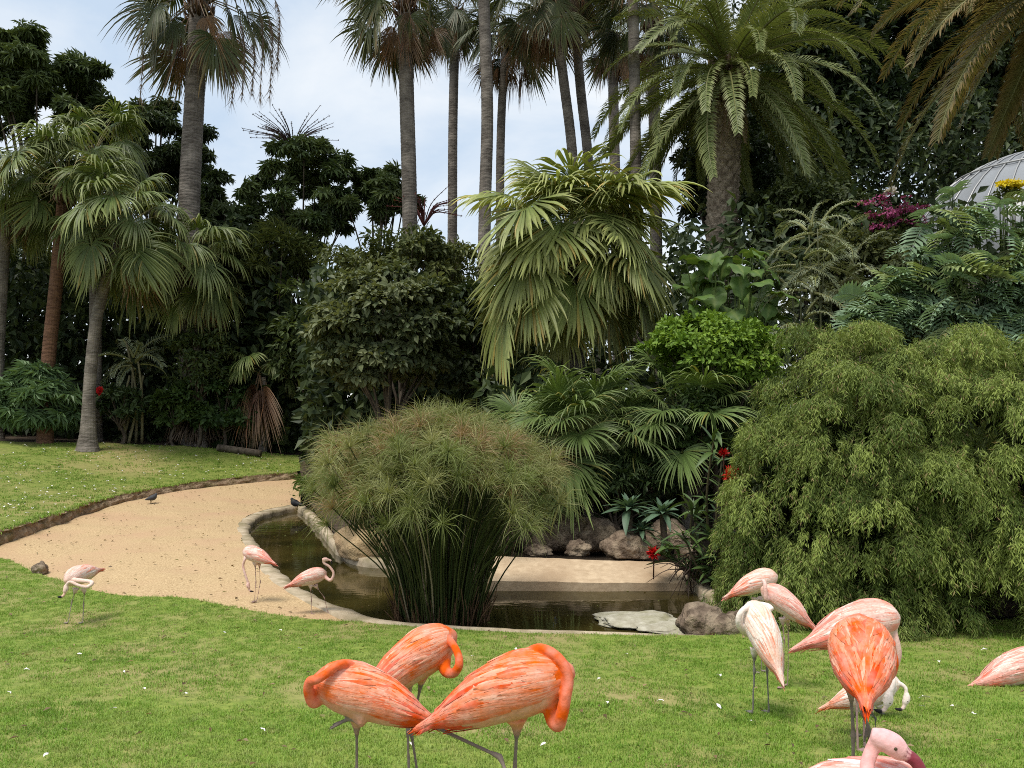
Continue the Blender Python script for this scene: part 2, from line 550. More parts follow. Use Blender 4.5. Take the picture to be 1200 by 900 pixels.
near_poly = np.vstack([cle[:, :2], [[18, 5], [16, -4], [-16, -4], [-22, 6], [-22, 13.2]]])
region('lawn', near_poly, z_near, .35, M_LAWN, edge=.14)
sand_poly = np.vstack([cb[:, :2], crl[:, :2], cle[iL - 1:0:-1, :2] + [0, -.2]])
region('sand_beach', sand_poly, zsand, .16, M_SAND, edge=.14, rough=.035)
back_poly = np.vstack([ct[:, :2], ctr[::-1, :2], [[-28, 25], [-24, 13.4]]])
region('raised_lawn', back_poly, zback, .5, M_LAWN_BACK, edge=.2, rough=.05)
bed_poly = np.vstack([ctr[:, :2], ct[-1:, :2], cb[-1:, :2], cfs[:, :2], cle[iR + 1:, :2], [[60, 8], [70, 120], [-80, 120], [-80, 20], [-28, 25]]])
region('planting_bed', bed_poly, lambda x, y: zbed(x, y) - .01, 1.2, M_SOIL, edge=.5, rough=.1)

# bank between beach and raised lawn: crumbling earth step
mb = MB()
nB = 160
B0 = resample(cb, 1e-9 + np.linalg.norm(np.diff(cb[:, :2], axis=0), axis=1).sum() / nB)[:nB]
T0 = resample(ct, 1e-9 + np.linalg.norm(np.diff(ct[:, :2], axis=0), axis=1).sum() / nB)[:nB]
B0[:, 2] = zsand(B0[:, 0], B0[:, 1]); T0[:, 2] = zback(T0[:, 0], T0[:, 1])
rows = 6
G = []
for k in range(rows + 1):
    t = k / rows
    P = B0 * (1 - t) + T0 * t
    for i, p in enumerate(P):
        q = Vector((p[0] * 3, p[1] * 3, t * 2))
        p[1] += -.10 * math.sin(math.pi * t) * (0.4 + mnoise.noise(q)) + (-.04 if k == rows else 0)
        p[0] += .06 * mnoise.noise(q + Vector((7, 0, 0)))
        p[2] += .05 * mnoise.noise(q * 1.7) * (1 if 0 < k < rows else .3) + (.015 if k == rows else (-.03 if k == 0 else 0))
    G.append(P)
top2 = G[-1].copy(); top2[:, 1] += .35; top2[:, 2] = zback(top2[:, 0], top2[:, 1]) - .02
G.append(top2)
V = np.concatenate(G)
i = np.arange(len(G) - 1)[:, None] * nB; j = np.arange(nB - 1)[None]
F = np.stack([i + j, i + j + 1, i + nB + j + 1, i + nB + j], -1).reshape(-1, 4)
mk('earth_bank', V, F, M_BANK, None, False, kind='structure')

# pond
pond_poly = np.vstack([crl[:, :2], cle[iL + 1:iR, :2], cfs[::-1, :2][:-1]])
mk_pond, _ = region('pond_water', pond_poly, lambda x, y: np.full(len(x), -.12), .6, M_WATER, edge=.2)
# pond rim: concrete lip all round
R0 = resample(pond_poly, .12, True)
ar = .5 * np.sum(R0[:, 0] * np.roll(R0[:, 1], -1) - np.roll(R0[:, 0], -1) * R0[:, 1])
tan = norm(np.roll(R0, -1, 0) - np.roll(R0, 1, 0))
nin = np.stack([-tan[:, 1], tan[:, 0]], 1) * (1 if ar > 0 else -1)
for _ in range(6):
    nin = norm(nin + np.roll(nin, 1, 0) + np.roll(nin, -1, 0))
onleft = np.array([np.min(np.linalg.norm(crl[:, :2] - p, axis=1)) < .1 for p in R0])
onnear = np.array([np.min(np.linalg.norm(cle[iL + 3:iR, :2] - p, axis=1)) < .1 for p in R0]) & ~onleft
wd = np.where(onleft, .21, np.where(onnear, .07, .12)).astype(float)
for _ in range(12):
    wd = (wd + np.roll(wd, 1) + np.roll(wd, -1)) / 3
wd = wd * (1 + .35 * np.array([mnoise.noise(Vector((p[0] * 2.2, p[1] * 2.2, 3))) for p in R0]) + .15 * np.array([mnoise.noise(Vector((p[0] * 7, p[1] * 7, 3))) for p in R0]))
rings = []
for off, z in ((-.05, -.05), (-.03, .022), (.5, .02), (1.0, .0), (1.06, -.06), (1.15, -.30)):
    w = np.where(off < 0, off, off * wd)[:, None]
    P = R0 + nin * w
    zz = np.full(len(P), z) + .006 * np.array([mnoise.noise(Vector((p[0] * 5, p[1] * 5, 9))) for p in P])
    rings.append(np.c_[P, zz])
V = np.concatenate(rings); n = len(R0)
i = np.arange(len(rings) - 1)[:, None] * n; j = np.arange(n)[None]; j2 = (j + 1) % n
F = np.stack([i + j, i + j2, i + n + j2, i + n + j], -1).reshape(-1, 4)
if ar < 0:
    F = F[:, ::-1]
mk('pond_rim', V, F, M_RIM, None, True, kind='structure')

# concrete ledge at the far side of the pond
def slab(name, label, prof_front, prof_back, n, mat):
    """front/back: lists of 3d points (front bottom, front top, back top, back bottom) at both ends"""
    root = thing(name, label, 'ledge', (prof_front[0] + prof_back[0]) / 2)
    off = np.array(root.location)
    Vs = []
    for k in range(n + 1):
        t = k / n
        for a, b in zip(prof_front, prof_back):
            p = a * (1 - t) + b * t
            p = p + np.array([0, .02 * math.sin(9 * t) + .012 * mnoise.noise(Vector((t * 9, 1, 0))), .008 * mnoise.noise(Vector((t * 14, 5, 0)))])
            Vs.append(p)
    m = len(prof_front)
    V = np.array(Vs) - off
    F = []
    for k in range(n):
        for j in range(m):
            a = k * m + j; b = k * m + (j + 1) % m
            F.append([a, a + m, b + m, b])
    F3 = [list(range(m))[::-1], [n * m + j for j in range(m)]]
    link('slab', mkmesh('slab', V, [np.array(F), np.array(F3)], mat, None, False), root)
    return root
d0 = 11.55
zt = .055
slab('concrete_ledge', 'pale sandy concrete ledge along the far edge of the pond',
     [at(574, 681, d0) * [1, 1, 0] + [0, 0, -.4], at(574, 681, d0), at(574, 681, d0) + [0, .04, .015], at(580, 652, 12.35), at(580, 652, 12.35) * [1, 1, 0] + [0, 0, -.4]],
     [at(812, 684, d0) * [1, 1, 0] + [0, 0, -.4], at(812, 684, d0), at(812, 684, d0) + [0, .04, .015], at(812, 660, 12.35), at(812, 660, 12.35) * [1, 1, 0] + [0, 0, -.4]], 40, M_CONC)

# ------------------------------------------------------------------ grass
def blade_tuft(name, nb, rad, h, w, seed):
    r = np.random.default_rng(seed)
    V, F, C = [], [], []
    for i in range(nb):
        a = r.uniform(0, 6.283); d = rad * math.sqrt(r.uniform()); b = np.array([math.cos(a) * d, math.sin(a) * d, -.01])
        l = norm(np.array([r.normal(), r.normal(), 0])); hh = h * r.uniform(.5, 1.15); lean = r.uniform(.2, 1.0)
        sd_ = np.array([-l[1], l[0], 0]) * w * .5
        k = len(V)
        m = b + np.array([0, 0, hh * .6]) + l * hh * .25 * lean
        t = b + np.array([0, 0, hh * (1 - .35 * lean)]) + l * hh * .8 * lean
        V += [b - sd_, b + sd_, m - sd_ * .8, m + sd_ * .8, t]
        F += [[k, k + 1, k + 3], [k, k + 3, k + 2], [k + 2, k + 3, k + 4]]
        s = r.uniform(.6, 1.45)
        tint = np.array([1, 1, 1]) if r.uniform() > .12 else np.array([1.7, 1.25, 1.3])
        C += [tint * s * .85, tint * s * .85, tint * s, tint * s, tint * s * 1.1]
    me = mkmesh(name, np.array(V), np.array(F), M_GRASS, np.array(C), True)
    return bpy.data.objects.new(name, me)      # never linked: only the source of the grass modifier

def scatter(name, label, pts, tufts, smin, smax):
    """points -> instanced tufts through a geometry-nodes modifier (one object of uncountable grass)"""
    me = bpy.data.meshes.new(name)
    me.vertices.add(len(pts)); me.vertices.foreach_set('co', np.asarray(pts, np.float32).ravel())
    o = bpy.data.objects.new(name, me); COL.objects.link(o)
    tag(o, label, 'grass', kind='stuff')
    me.materials.append(M_GRASS)
    g = bpy.data.node_groups.new(name, 'GeometryNodeTree')
    g.interface.new_socket('Geometry', in_out='INPUT', socket_type='NodeSocketGeometry')
    g.interface.new_socket('Geometry', in_out='OUTPUT', socket_type='NodeSocketGeometry')
    gi = g.nodes.new('NodeGroupInput'); go = g.nodes.new('NodeGroupOutput')
    m2p = g.nodes.new('GeometryNodeMeshToPoints')
    g.links.new(gi.outputs[0], m2p.inputs[0])
    jn = g.nodes.new('GeometryNodeJoinGeometry')
    for t in tufts:
        ob = g.nodes.new('GeometryNodeObjectInfo'); ob.inputs[0].default_value = t; ob.inputs[1].default_value = True
        g.links.new(ob.outputs['Geometry'], jn.inputs[0])
    iop = g.nodes.new('GeometryNodeInstanceOnPoints')
    g.links.new(m2p.outputs[0], iop.inputs['Points'])
    g.links.new(jn.outputs[0], iop.inputs['Instance'])
    iop.inputs['Pick Instance'].default_value = True
    rr = g.nodes.new('FunctionNodeRandomValue'); rr.data_type = 'FLOAT_VECTOR'
    rr.inputs[0].default_value = (-.12, -.12, 0); rr.inputs[1].default_value = (.12, .12, 6.283)
    g.links.new(rr.outputs[0], iop.inputs['Rotation'])
    rs = g.nodes.new('FunctionNodeRandomValue'); rs.data_type = 'FLOAT'
    rs.inputs[2].default_value = smin; rs.inputs[3].default_value = smax; rs.inputs['Seed'].default_value = 5
    g.links.new(rs.outputs[1], iop.inputs['Scale'])
    g.links.new(iop.outputs[0], go.inputs[0])
    md = o.modifiers.new('grass', 'NODES'); md.node_group = g
    return o

TUFTS = [blade_tuft('grass_tuft', 30, .055, .034, .0034, 100 + i) for i in range(4)]
def inview(P, m=60):
    t = P[:, 1] * CP + (P[:, 2] - CAMH) * SP
    u = 600 + FPX * P[:, 0] / t
    return (u > -m) & (u < 1200 + m)
def lawn_pts(poly, zf, y0, y1, dens, cap=None):
    x0, x1 = -14, 10
    n = int((x1 - x0) * (y1 - y0) * dens)
    P = np.c_[rng.uniform(x0, x1, n), rng.uniform(y0, y1, n)]
    P = np.c_[P, zf(P[:, 0], P[:, 1])]
    P = P[inview(P, 420)]
    return P[pip(P, poly)]
npts = np.vstack([lawn_pts(near_poly, z_near, 2.6, 6.0, 560), lawn_pts(near_poly, z_near, 6.0, 14.5, 300)])
_q = np.array([mnoise.noise(Vector((p_[0] * .9, p_[1] * .9, 4.))) + .5 * mnoise.noise(Vector((p_[0] * 3.1, p_[1] * 3.1, 8.))) for p_ in npts])
npts = npts[rng.uniform(size=len(npts)) < np.clip(1.25 + 1.6 * np.minimum(_q + .12, 0), .25, 1)]
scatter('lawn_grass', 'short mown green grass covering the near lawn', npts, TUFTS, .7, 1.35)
FT = [blade_tuft('grass_tuft_far', 16, .10, .05, .010, 200 + i) for i in range(3)]
x0 = lawn_pts(back_poly, zback, 13, 29, 45)
scatter('raised_lawn_grass', 'sparse dry grass on the raised lawn beyond the sand', x0, FT, .6, 1.3)
# ragged grass hanging over the top of the bank
e = resample(G[-2], .05)
e = e + rng.normal(0, .03, e.shape) * [1, 1, .1]
scatter('bank_grass', 'ragged grass fringe along the top of the earth bank', e[::2], FT, .7, 1.6)

# fallen leaves and twigs: litter on the sand, flecks floating on the pond
def litter(name, label, poly, zf, n, smin, smax, cols, seed, x0, x1, y0, y1, lift):
    r = np.random.default_rng(seed)
    P = np.c_[r.uniform(x0, x1, n), r.uniform(y0, y1, n)]
    P = P[pip(P, poly)]; n = len(P)
    P = np.c_[P, zf(P[:, 0], P[:, 1]) + lift]
    ax = norm(np.c_[r.normal(size=(n, 2)), r.normal(0, .15, n)]); nr = norm(np.c_[r.normal(0, .25, (n, 2)), np.ones(n)])
    sz = r.uniform(smin, smax, n)
    V, F = inst(LEAF2[0], LEAF2[1], P, frames(ax, nr), np.stack([sz, sz * r.uniform(.25, .7, n), sz], 1))
    C = np.asarray(cols)[r.integers(0, len(cols), n)] * r.uniform(.6, 1.3, (n, 1))
    o = mk(name, V, F, M_LEAF, np.repeat(C, 4, 0), False)
    tag(o, label, 'leaf litter', kind='stuff')
BR = [(.20, .13, .07), (.13, .09, .05), (.30, .22, .12), (.16, .15, .05)]
litter('leaf_litter', 'small brown leaf litter scattered over the sand', sand_poly, zsand, 1500, .02, .07, BR, 31, -10, -1, 9, 26, .03)
litter('floating_leaves', 'small leaves and scum floating on the pond', pond_poly, lambda x, y: np.full(len(x), -.117), 900, .02, .06, BR + [(.22, .24, .08)], 32, -8, 4, 8, 23, .0)
litter('lawn_litter', 'dry leaves and twigs lying on the near lawn', near_poly, z_near, 900, .02, .06, BR, 33, -8, 6, 4, 12, .028)

# ------------------------------------------------------------------ vegetation: generic crowns
def crown_arr(ctr, rad, ncl, clr, nleaf, tmpl, size, cA, cB, width=1.0, outw=.6, droop=.3, up=.6, seed=0, shell=.55, zmin=None, tips=None, bottom=-.75):
    r = np.random.default_rng(seed)
    d = rdir(ncl * 3, r)
    d = d[d[:, 2] > bottom][:ncl]
    ncl = len(d)
    rr = r.uniform(shell, 1.0, (ncl, 1)) ** .7
    cl = d * rr * (np.asarray(rad) - np.minimum(clr, np.asarray(rad) * .5)) + np.asarray(ctr)
    cs = r.uniform(.65, 1.25, ncl) * clr
    tint = r.uniform(.0, 1.0, ncl)
    k = r.integers(0, ncl, nleaf)
    dd = rdir(nleaf, r)
    dd[:, 2] = np.where(dd[:, 2] < -.2, -dd[:, 2] * .6, dd[:, 2])
    pos = cl[k] + dd * cs[k][:, None] * r.uniform(.35, 1.0, (nleaf, 1)) ** .6 * [1, 1, .8]
    outd = norm(pos - np.asarray(ctr) + 1e-6)
    ax = norm(dd * outw + rdir(nleaf, r) * .7 + outd * .3 - np.array([0, 0, droop]))
    nr = norm(np.array([0, 0, up]) + outd * .5 + rdir(nleaf, r) * .55)
    R = frames(ax, nr)
    T, F = tmpl
    sz = size * r.uniform(.6, 1.25, nleaf)
    S = np.stack([sz, sz * width, sz], 1)
    V, FF = inst(T, F, pos, R, S)
    t = np.clip(tint[k] * .6 + r.uniform(0, 1, nleaf) * .5 - .05, 0, 1)[:, None]
    c = np.asarray(cA) * (1 - t) + np.asarray(cB) * t
    if tips is not None:
        q = r.uniform(size=nleaf) < tips[0]
        c[q] = np.asarray(tips[1]) * r.uniform(.7, 1.2, (q.sum(), 1))
    if zmin is not None:
        pass
    return V, FF, np.repeat(c, len(T), 0), cl

def limbs(mb, base, ctr, cl, r0, seed=0, nmax=14, c=(1, 1, 1)):
    r = np.random.default_rng(seed)
    base = np.asarray(base, float); ctr = np.asarray(ctr, float)
    fork = base * .45 + ctr * .55
    P = catmull(np.array([base - [0, 0, .15], base * .7 + fork * .3 + r.normal(0, .08, 3) * [1, 1, 0], fork]), 5)
    addtube(mb, P, np.linspace(r0 * 1.15, r0 * .7, len(P)), 9, c)
    for q in cl[:nmax]:
        s = base + (fork - base) * r.uniform(.6, 1.0)
        m = (s + q) / 2 + np.array([0, 0, .12 * np.linalg.norm(q - s)]) * r.uniform(-.4, 1)
        P = catmull(np.array([s, m, q]), 4)
        addtube(mb, P, np.linspace(r0 * .45, r0 * .1, len(P)), 5, c)

def shrub(name, label, cat, c, rpx, ry, ncl, clr, nleaf, tmpl, size, cA, cB, seed, mat=None, trunk=.08, group=None, base=None, **kw):
    """c=(u,v,depth) centre; rpx = half extents in px at that depth"""
    ctr = at(*c)
    m = c[2] / FPX
    rad = np.array([rpx[0] * m, ry, rpx[1] * m])
    b = at(base[0], base[1], base[2]) if base else np.array([ctr[0], ctr[1], 0])
    b[2] = ground_z(b[0], b[1])
    root = thing(name, label, cat, b, group)
    V, F, C, cl = crown_arr(ctr, rad, ncl, clr, nleaf, tmpl, size, cA, cB, seed=seed, **kw)
    keep = V.reshape(-1, len(tmpl[0]), 3)[:, :, 2].min(1) > b[2] - .05
    kf = np.repeat(keep, len(tmpl[1]))
    mk('crown', V - b, F[kf], mat or M_LEAF, C, False, parent=root)
    mb = MB()
    limbs(mb, b, ctr, cl, trunk, seed)
    mb.build('trunk', M_BARK, root, off=b)
    return root

# ------------------------------------------------------------------ fan palms
def fan_frond(theta, Lp, R, nseg=40, span=125, droop=1.8, cg=(.1, .15, .04), ct=(.25, .24, .09), seed=0, cpet=(.2, .18, .08), fold=.3, split=.45, ragged=.15, wid=1.0, pw=.02, cast=28):
    """fan leaf at azimuth 0 (+X), z up, gravity bends the leaf tips"""
    r = np.random.default_rng(seed)
    mb = MB()
    th = math.radians(theta)
    pts = [np.zeros(3)]
    n = 7
    for i in range(n):
        a = th - math.radians(16) * (i / n)
        a = max(a, math.radians(-84))
        pts.append(pts[-1] + np.array([math.cos(a), 0, math.sin(a)]) * Lp / n)
    P = np.array(pts)
    addtube(mb, P, np.linspace(pw, pw * .55, len(P)), 5, cpet)
    hub = P[-1]
    tb = max(a - math.radians(cast * (.4 if theta > 40 else 1)), math.radians(-86))
    A = np.array([math.cos(tb), 0, math.sin(tb)]); Lt = np.array([0, 1.0, 0]); Nn = np.array([-math.sin(tb), 0, math.cos(tb)])
    dphi = math.radians(2 * span / (nseg - 1))
    st = np.array([.05, .25, split, split + (1 - split) * .28, split + (1 - split) * .6, 1.0])
    for k in range(nseg):
        phi = math.radians(-span) + dphi * k + r.normal(0, .015)
        d0 = norm(math.cos(phi) * A + math.sin(phi) * Lt + Nn * (fold * abs(math.sin(phi)) - .05))
        side = norm(-math.sin(phi) * A + math.cos(phi) * Lt)
        Rk = R * (1 - .30 * (abs(phi) / math.radians(span)) ** 2) * (1 + r.normal(0, ragged))
        g = droop * r.uniform(.7, 1.35)
        p = hub.copy(); prev = 0
        ksh = np.array([1, 1, 1.]) * r.uniform(.8, 1.2) if r.uniform() > .07 else np.array([1.5, 1.05, .9])
        V = []; C = []
        wf = split * Rk * dphi * .54 * wid
        for s in st:
            q = max(0, (s - split * .6)) / (1 - split * .6)
            d = norm(d0 + np.array([0, 0, -1]) * g * q ** 1.3 + side * r.normal(0, .07) * (s > split))
            p = p + d * (s - prev) * Rk; prev = s
            w = s * Rk * dphi * .54 * wid if s <= split else wf * max(.02, (1 - (s - split) / (1 - split))) ** .75
            nn = norm(np.cross(d, side))
            if nn @ Nn < 0: nn = -nn
            V += [p - side * w - nn * w * .25, p + nn * w * .35, p + side * w - nn * w * .25]
            t = np.clip((s - .35) / .65, 0, 1) ** 1.4
            cc = (np.asarray(cg) * (1 - t) + np.asarray(ct) * t) * r.uniform(.85, 1.15) * ksh
            C += [cc, cc * 1.12, cc]
        F = []
        for j in range(len(st) - 1):
            b = j * 3
            F += [[b, b + 1, b + 4, b + 3], [b + 1, b + 2, b + 5, b + 4]]
        mb.add(V, F, np.array(C))
    return mb

FROND_SETS = {}
def frond_set(key, pitches, mat, nvar=2, **kw):
    if key in FROND_SETS:
        return FROND_SETS[key]
    S = []
    for i, p in enumerate(pitches):
        S.append([fan_frond(p + 4 * v, seed=hash_(key) + i * 10 + v, **kw).mesh('frond', mat, False) for v in range(nvar)])
    FROND_SETS[key] = (np.array(pitches, float), S)
    return FROND_SETS[key]
def hash_(s):
    return sum(ord(ch) * (i + 3) for i, ch in enumerate(s)) % 10007

def place_fronds(root, loc, fset, n, p_hi, p_lo, seed, scale=1.0, name='frond', az=None, jit=.35, up=None, droppow=1.0):
    r = np.random.default_rng(seed)
    pit, S = fset
    for i in range(n):
        t = (i + .5) / n
        p = p_hi + (p_lo - p_hi) * t ** droppow + r.normal(0, 6)
        j = int(np.argmin(abs(pit - p)))
        a = (i * 2.39996 + r.normal(0, jit)) if az is None else math.radians(az[0] + (az[1] - az[0]) * r.uniform())
        o = bpy.data.objects.new(name, S[j][r.integers(len(S[j]))])
        COL.objects.link(o)
        o.parent = root
        o.location = loc + np.array([math.cos(a), math.sin(a), 0]) * .12 * scale + [0, 0, (.5 - t) * .45 * scale]
        o.rotation_euler = (np.clip(r.normal(0, .30), -.6, .6), math.radians(np.clip(p - pit[j], -14, 14)) * -.6, a)
        s = scale * r.uniform(.72, 1.15)
        o.scale = (s, s, s)

def palm_trunk(root, P, r0, r1, mat, ring=.12, amp=.03, flare=1.35, off=(0, 0, 0), k=18, style='ring'):
    P = resample(catmull(np.asarray(P, float), 12), .05 if style == 'ring' else .045)
    n = len(P)
    s = np.r_[0, np.cumsum(np.linalg.norm(np.diff(P, axis=0), axis=1))]
    t = s / s[-1]
    base = r0 * (1 - t) + r1 * t + r0 * (flare - 1) * np.exp(-s / .5)
    th = np.arange(k) * 2 * math.pi / k
    R = np.zeros((n, k))
    ph = rng.uniform(0, 6)
    for i in range(n):
        if style == 'ring':
            saw = (s[i] / ring + .15 * np.sin(th * 2 + ph)) % 1.0
            R[i] = base[i] * (1 + amp * (saw - .5) * 1.5 + .02 * np.sin(3 * th + s[i] * .7))
        else:
            row = int(s[i] / ring)
            fr = (s[i] / ring) % 1.0
            a = (th / (2 * math.pi) * 11 + (.5 if row % 2 else 0)) % 1.0
            R[i] = base[i] * (1 + amp * (fr * (1 - abs(2 * a - 1) ** 1.5)) * 1.6)
    V, F, F3 = tube(P, R, k)
    mk('trunk', V - np.asarray(off), [F, F3], mat, None, False, parent=root)

PITCH7 = [75, 50, 25, 0, -25, -48, -70]
def fan_palm(label, path, r0, r1, fkey, nf, p_hi, p_lo, seed, scale=1., dead=0, dkey='dead', mat=M_TRUNK, name='fan_palm', group=None, dp=1.0, flare=1.35, dlo=-78):
    P = np.array([at(*q) for q in path])
    b = P[0].copy(); b[2] = ground_z(b[0], b[1])
    if P[0][2] > b[2]:
        P = np.vstack([b - [0, 0, .1], P])
    else:
        P[0] = b - [0, 0, .1]
    root = thing(name, label, 'palm', b, group)
    palm_trunk(root, P, r0, r1, mat, off=b, flare=flare)
    top = P[-1] - b
    place_fronds(root, top, FROND_SETS[fkey], nf, p_hi, p_lo, seed, scale, droppow=dp)
    if dead:
        place_fronds(root, top - [0, 0, .25 * scale], FROND_SETS[dkey], dead, -52, dlo, seed + 5, scale, name='dead_frond')
    # leaf bases: shaggy boot of cut stalks under the crown
    mb = MB(); r = np.random.default_rng(seed)
    for i in range(46):
        a = i * 2.4; z = -.75 * scale * r.uniform()
        d = np.array([math.cos(a), math.sin(a), 0])
        s = top + d * r1 * .8 + [0, 0, z]
        addtube(mb, np.array([s, s + d * .16 * scale + [0, 0, .12 * scale], s + d * .22 * scale + [0, 0, .34 * scale]]), [.04 * scale, .03 * scale, .006], 4, np.array((.13, .075, .04)) * r.uniform(.6, 1.4))
    mb.build('leaf_bases', M_SKIN, root)
    return root, b, top

frond_set('tall', PITCH7, M_FROND, Lp=1.35, R=1.25, nseg=44, span=100, droop=1.5, cg=(.065, .085, .03), ct=(.15, .135, .06), cpet=(.17, .13, .06), split=.5, fold=.45, cast=34)
frond_set('tall_dark', PITCH7, M_FROND, Lp=1.0, R=1.15, nseg=44, span=105, droop=1.4, cg=(.055, .075, .028), ct=(.12, .12, .05), cpet=(.10, .08, .04), split=.5, fold=.4, cast=32)
frond_set('dead', [-50, -65, -78], M_FROND, Lp=1.1, R=1.15, nseg=34, span=62, droop=2.4, cg=(.17, .10, .05), ct=(.26, .17, .09), cpet=(.19, .12, .07), split=.35, fold=.7, cast=26)
frond_set('livistona', PITCH7, M_FROND, Lp=1.25, R=1.12, nseg=58, span=130, droop=1.25, cg=(.14, .185, .045), ct=(.38, .395, .14), cpet=(.30, .25, .09), split=.68, fold=.18, cast=44)
frond_set('livistona_old', [-20, -50, -70], M_FROND, Lp=1.25, R=1.25, nseg=52, span=120, droop=2.4, cg=(.20, .22, .055), ct=(.42, .40, .16), cpet=(.36, .30, .13), split=.52, fold=.2, cast=24)
frond_set('left_fan', PITCH7, M_FROND, Lp=1.25, R=1.2, nseg=50, span=125, droop=2.1, cg=(.085, .125, .032), ct=(.25, .27, .095), cpet=(.22, .19, .08), split=.56, fold=.18, cast=40)
frond_set('low_fan', [75, 50, 25, 0, -25], M_FROND, Lp=.9, R=.85, nseg=50, span=120, droop=1.05, cg=(.10, .155, .04), ct=(.20, .25, .085), cpet=(.2, .22, .07), split=.5, fold=.3, cast=22)

# ------------------------------------------------------------------ tall fan palms along the back
TG = 'tall fan palms against the sky'
root, b, top = fan_palm('tall fan palm at left with shaggy brown skirt and trailing dead flower stalks',
    [(229, 516, 28.2), (222, 380, 28.2), (222, 240, 28.2), (228, 110, 28.2), (234, -4, 28.2)], .40, .30, 'tall', 30, 58, -60, 21, 1.25, dead=13, group=TG, flare=1.6)
mb = MB(); r = np.random.default_rng(5)
for (du, dv, ln) in ((92, 60, 2.6), (80, 40, 3.0), (58, 75, 2.4), (100, 25, 2.2), (46, 95, 2.2), (-66, 50, 2.8), (70, 85, 2.1)):
    s = top
    e1 = top + np.array([du * .027 * .7, -.3 - .2 * r.uniform(), .2]); e2 = top + np.array([du * .027, -.5, -dv * .027 * .6]); e3 = e2 + np.array([.06, 0, -ln])
    P = catmull(np.array([s, e1, e2, e2 * .6 + e3 * .4 + [.1, 0, 0], e3]), 8)
    addtube(mb, P, np.linspace(.022, .010, len(P)), 5, (.13, .09, .06))
    for i in range(150):
        q = P[r.integers(len(P) // 2, len(P))]
        d = norm(np.array([r.normal() * .28, r.normal() * .28, -1.0])) * r.uniform(.15, .55)
        sd_ = norm(np.cross(d, [0, 1, .1])) * .009
        mb.add([q - sd_, q + sd_, q + d], [[0, 1, 2]], np.array((.17, .12, .08)) * r.uniform(.6, 1.3))
mb.build('flower_stalk', M_FROND, root)

fan_palm('thick tall fan palm left of the sky gap centre, brown drooping fronds under its crown',
    [(482, 470, 28), (480, 250, 28), (477, 120, 28), (474, -4, 28)], .26, .24, 'tall', 28, 50, -64, 33, 1.05, dead=16, group=TG)
fan_palm('slim tall fan palm with small crown just right of the thick one',
    [(528, 440, 34), (530, 270, 34), (531, 140, 34), (534, 12, 34)], .205, .18, 'tall_dark', 26, 60, -64, 34, .9, dead=10, group=TG)
fan_palm('fan palm with dark low-hanging crown behind the bare brown trunk',
    [(588, 430, 33), (586, 240, 33), (588, 130, 33), (594, 40, 33)], .18, .16, 'tall_dark', 28, 60, -66, 35, 1.1, dead=12, group=TG)
fan_palm('tall bare palm trunk with reddish foot rising out of frame behind the big fan palm',
    [(566, 420, 25), (568, 250, 25), (571, 130, 25), (567, 0, 25), (563, -110, 25)], .20, .165, 'tall', 18, 60, -50, 36, .9, dead=5, group=TG, mat=M_TRUNK)
fan_palm('leaning palm trunk, left one of the crossing pair',
    [(680, 400, 29), (672, 200, 29), (660, 90, 29), (646, -14, 29)], .185, .165, 'tall', 24, 55, -60, 37, 1.05, dead=20, group=TG)
fan_palm('leaning palm trunk, right one of the crossing pair',
    [(700, 400, 30), (690, 200, 30), (680, 100, 30), (669, -36, 30)], .185, .165, 'tall_dark', 24, 55, -60, 38, 1.1, dead=16, group=TG)
fan_palm('dark distant palm with ragged brown skirt between the crossing pair and the pale trunk',
    [(724, 400, 37), (721, 220, 37), (719, 120, 37), (718, 40, 37)], .25, .22, 'tall_dark', 24, 60, -62, 39, .95, dead=22, group=TG)
fan_palm('slender pale palm trunk left of the date palm, crown above the frame',
    [(748, 420, 24), (746, 290, 24), (744, 130, 24), (741, -60, 24)], .165, .15, 'tall', 16, 60, -50, 40, .8, dead=4, group=TG)
fan_palm('grey palm trunk half behind the date palm fronds',
    [(770, 420, 27), (769, 290, 27), (767, 150, 27), (764, 8, 27)], .205, .18, 'tall_dark', 24, 60, -60, 41, 1.1, dead=8, group=TG)

# left fan palms on the raised lawn
GL = 'fan palms at the left of the back lawn'
fan_palm('fan palm with reddish ringed trunk behind the umbrella shrub',
    [(54, 470, 25.9), (58, 410, 25.9), (66, 330, 25.9), (76, 215, 25.9)], .21, .18, 'left_fan', 40, 74, -60, 51, 1.0, mat=M_TRUNK_RED, dead=3, flare=1.2, group=GL)
fan_palm('fan palm with pale grey swollen trunk leaning right over the back lawn',
    [(103, 512, 25.2), (106, 440, 25.2), (114, 370, 25.2), (128, 318, 25.2), (148, 268, 25.2)], .175, .155, 'left_fan', 42, 74, -66, 57, 1.0, flare=2.0, dp=.9, dead=2, group=GL)
fan_palm('fan palm in front of the tall left trunk, fronds drooping over the back lawn',
    [(236, 480, 27.7), (232, 420, 27.6), (226, 360, 27.5), (222, 312, 27.4)], .17, .15, 'left_fan', 34, 66, -66, 63, .95, mat=M_TRUNK, dead=3, group=GL)
fan_palm('fan palm crown highest in the left cluster below the umbrella trees',
    [(112, 470, 27.6), (112, 380, 27.6), (112, 260, 27.6), (110, 178, 27.6)], .2, .18, 'left_fan', 26, 74, -45, 66, .88, mat=M_TRUNK, group=GL)
fan_palm('fan palm half cut by the left edge of the frame',
    [(-4, 470, 26.6), (-2, 400, 26.6), (2, 320, 26.6), (8, 232, 26.6)], .2, .18, 'left_fan', 28, 72, -56, 69, .9, mat=M_TRUNK, dead=2, group=GL)

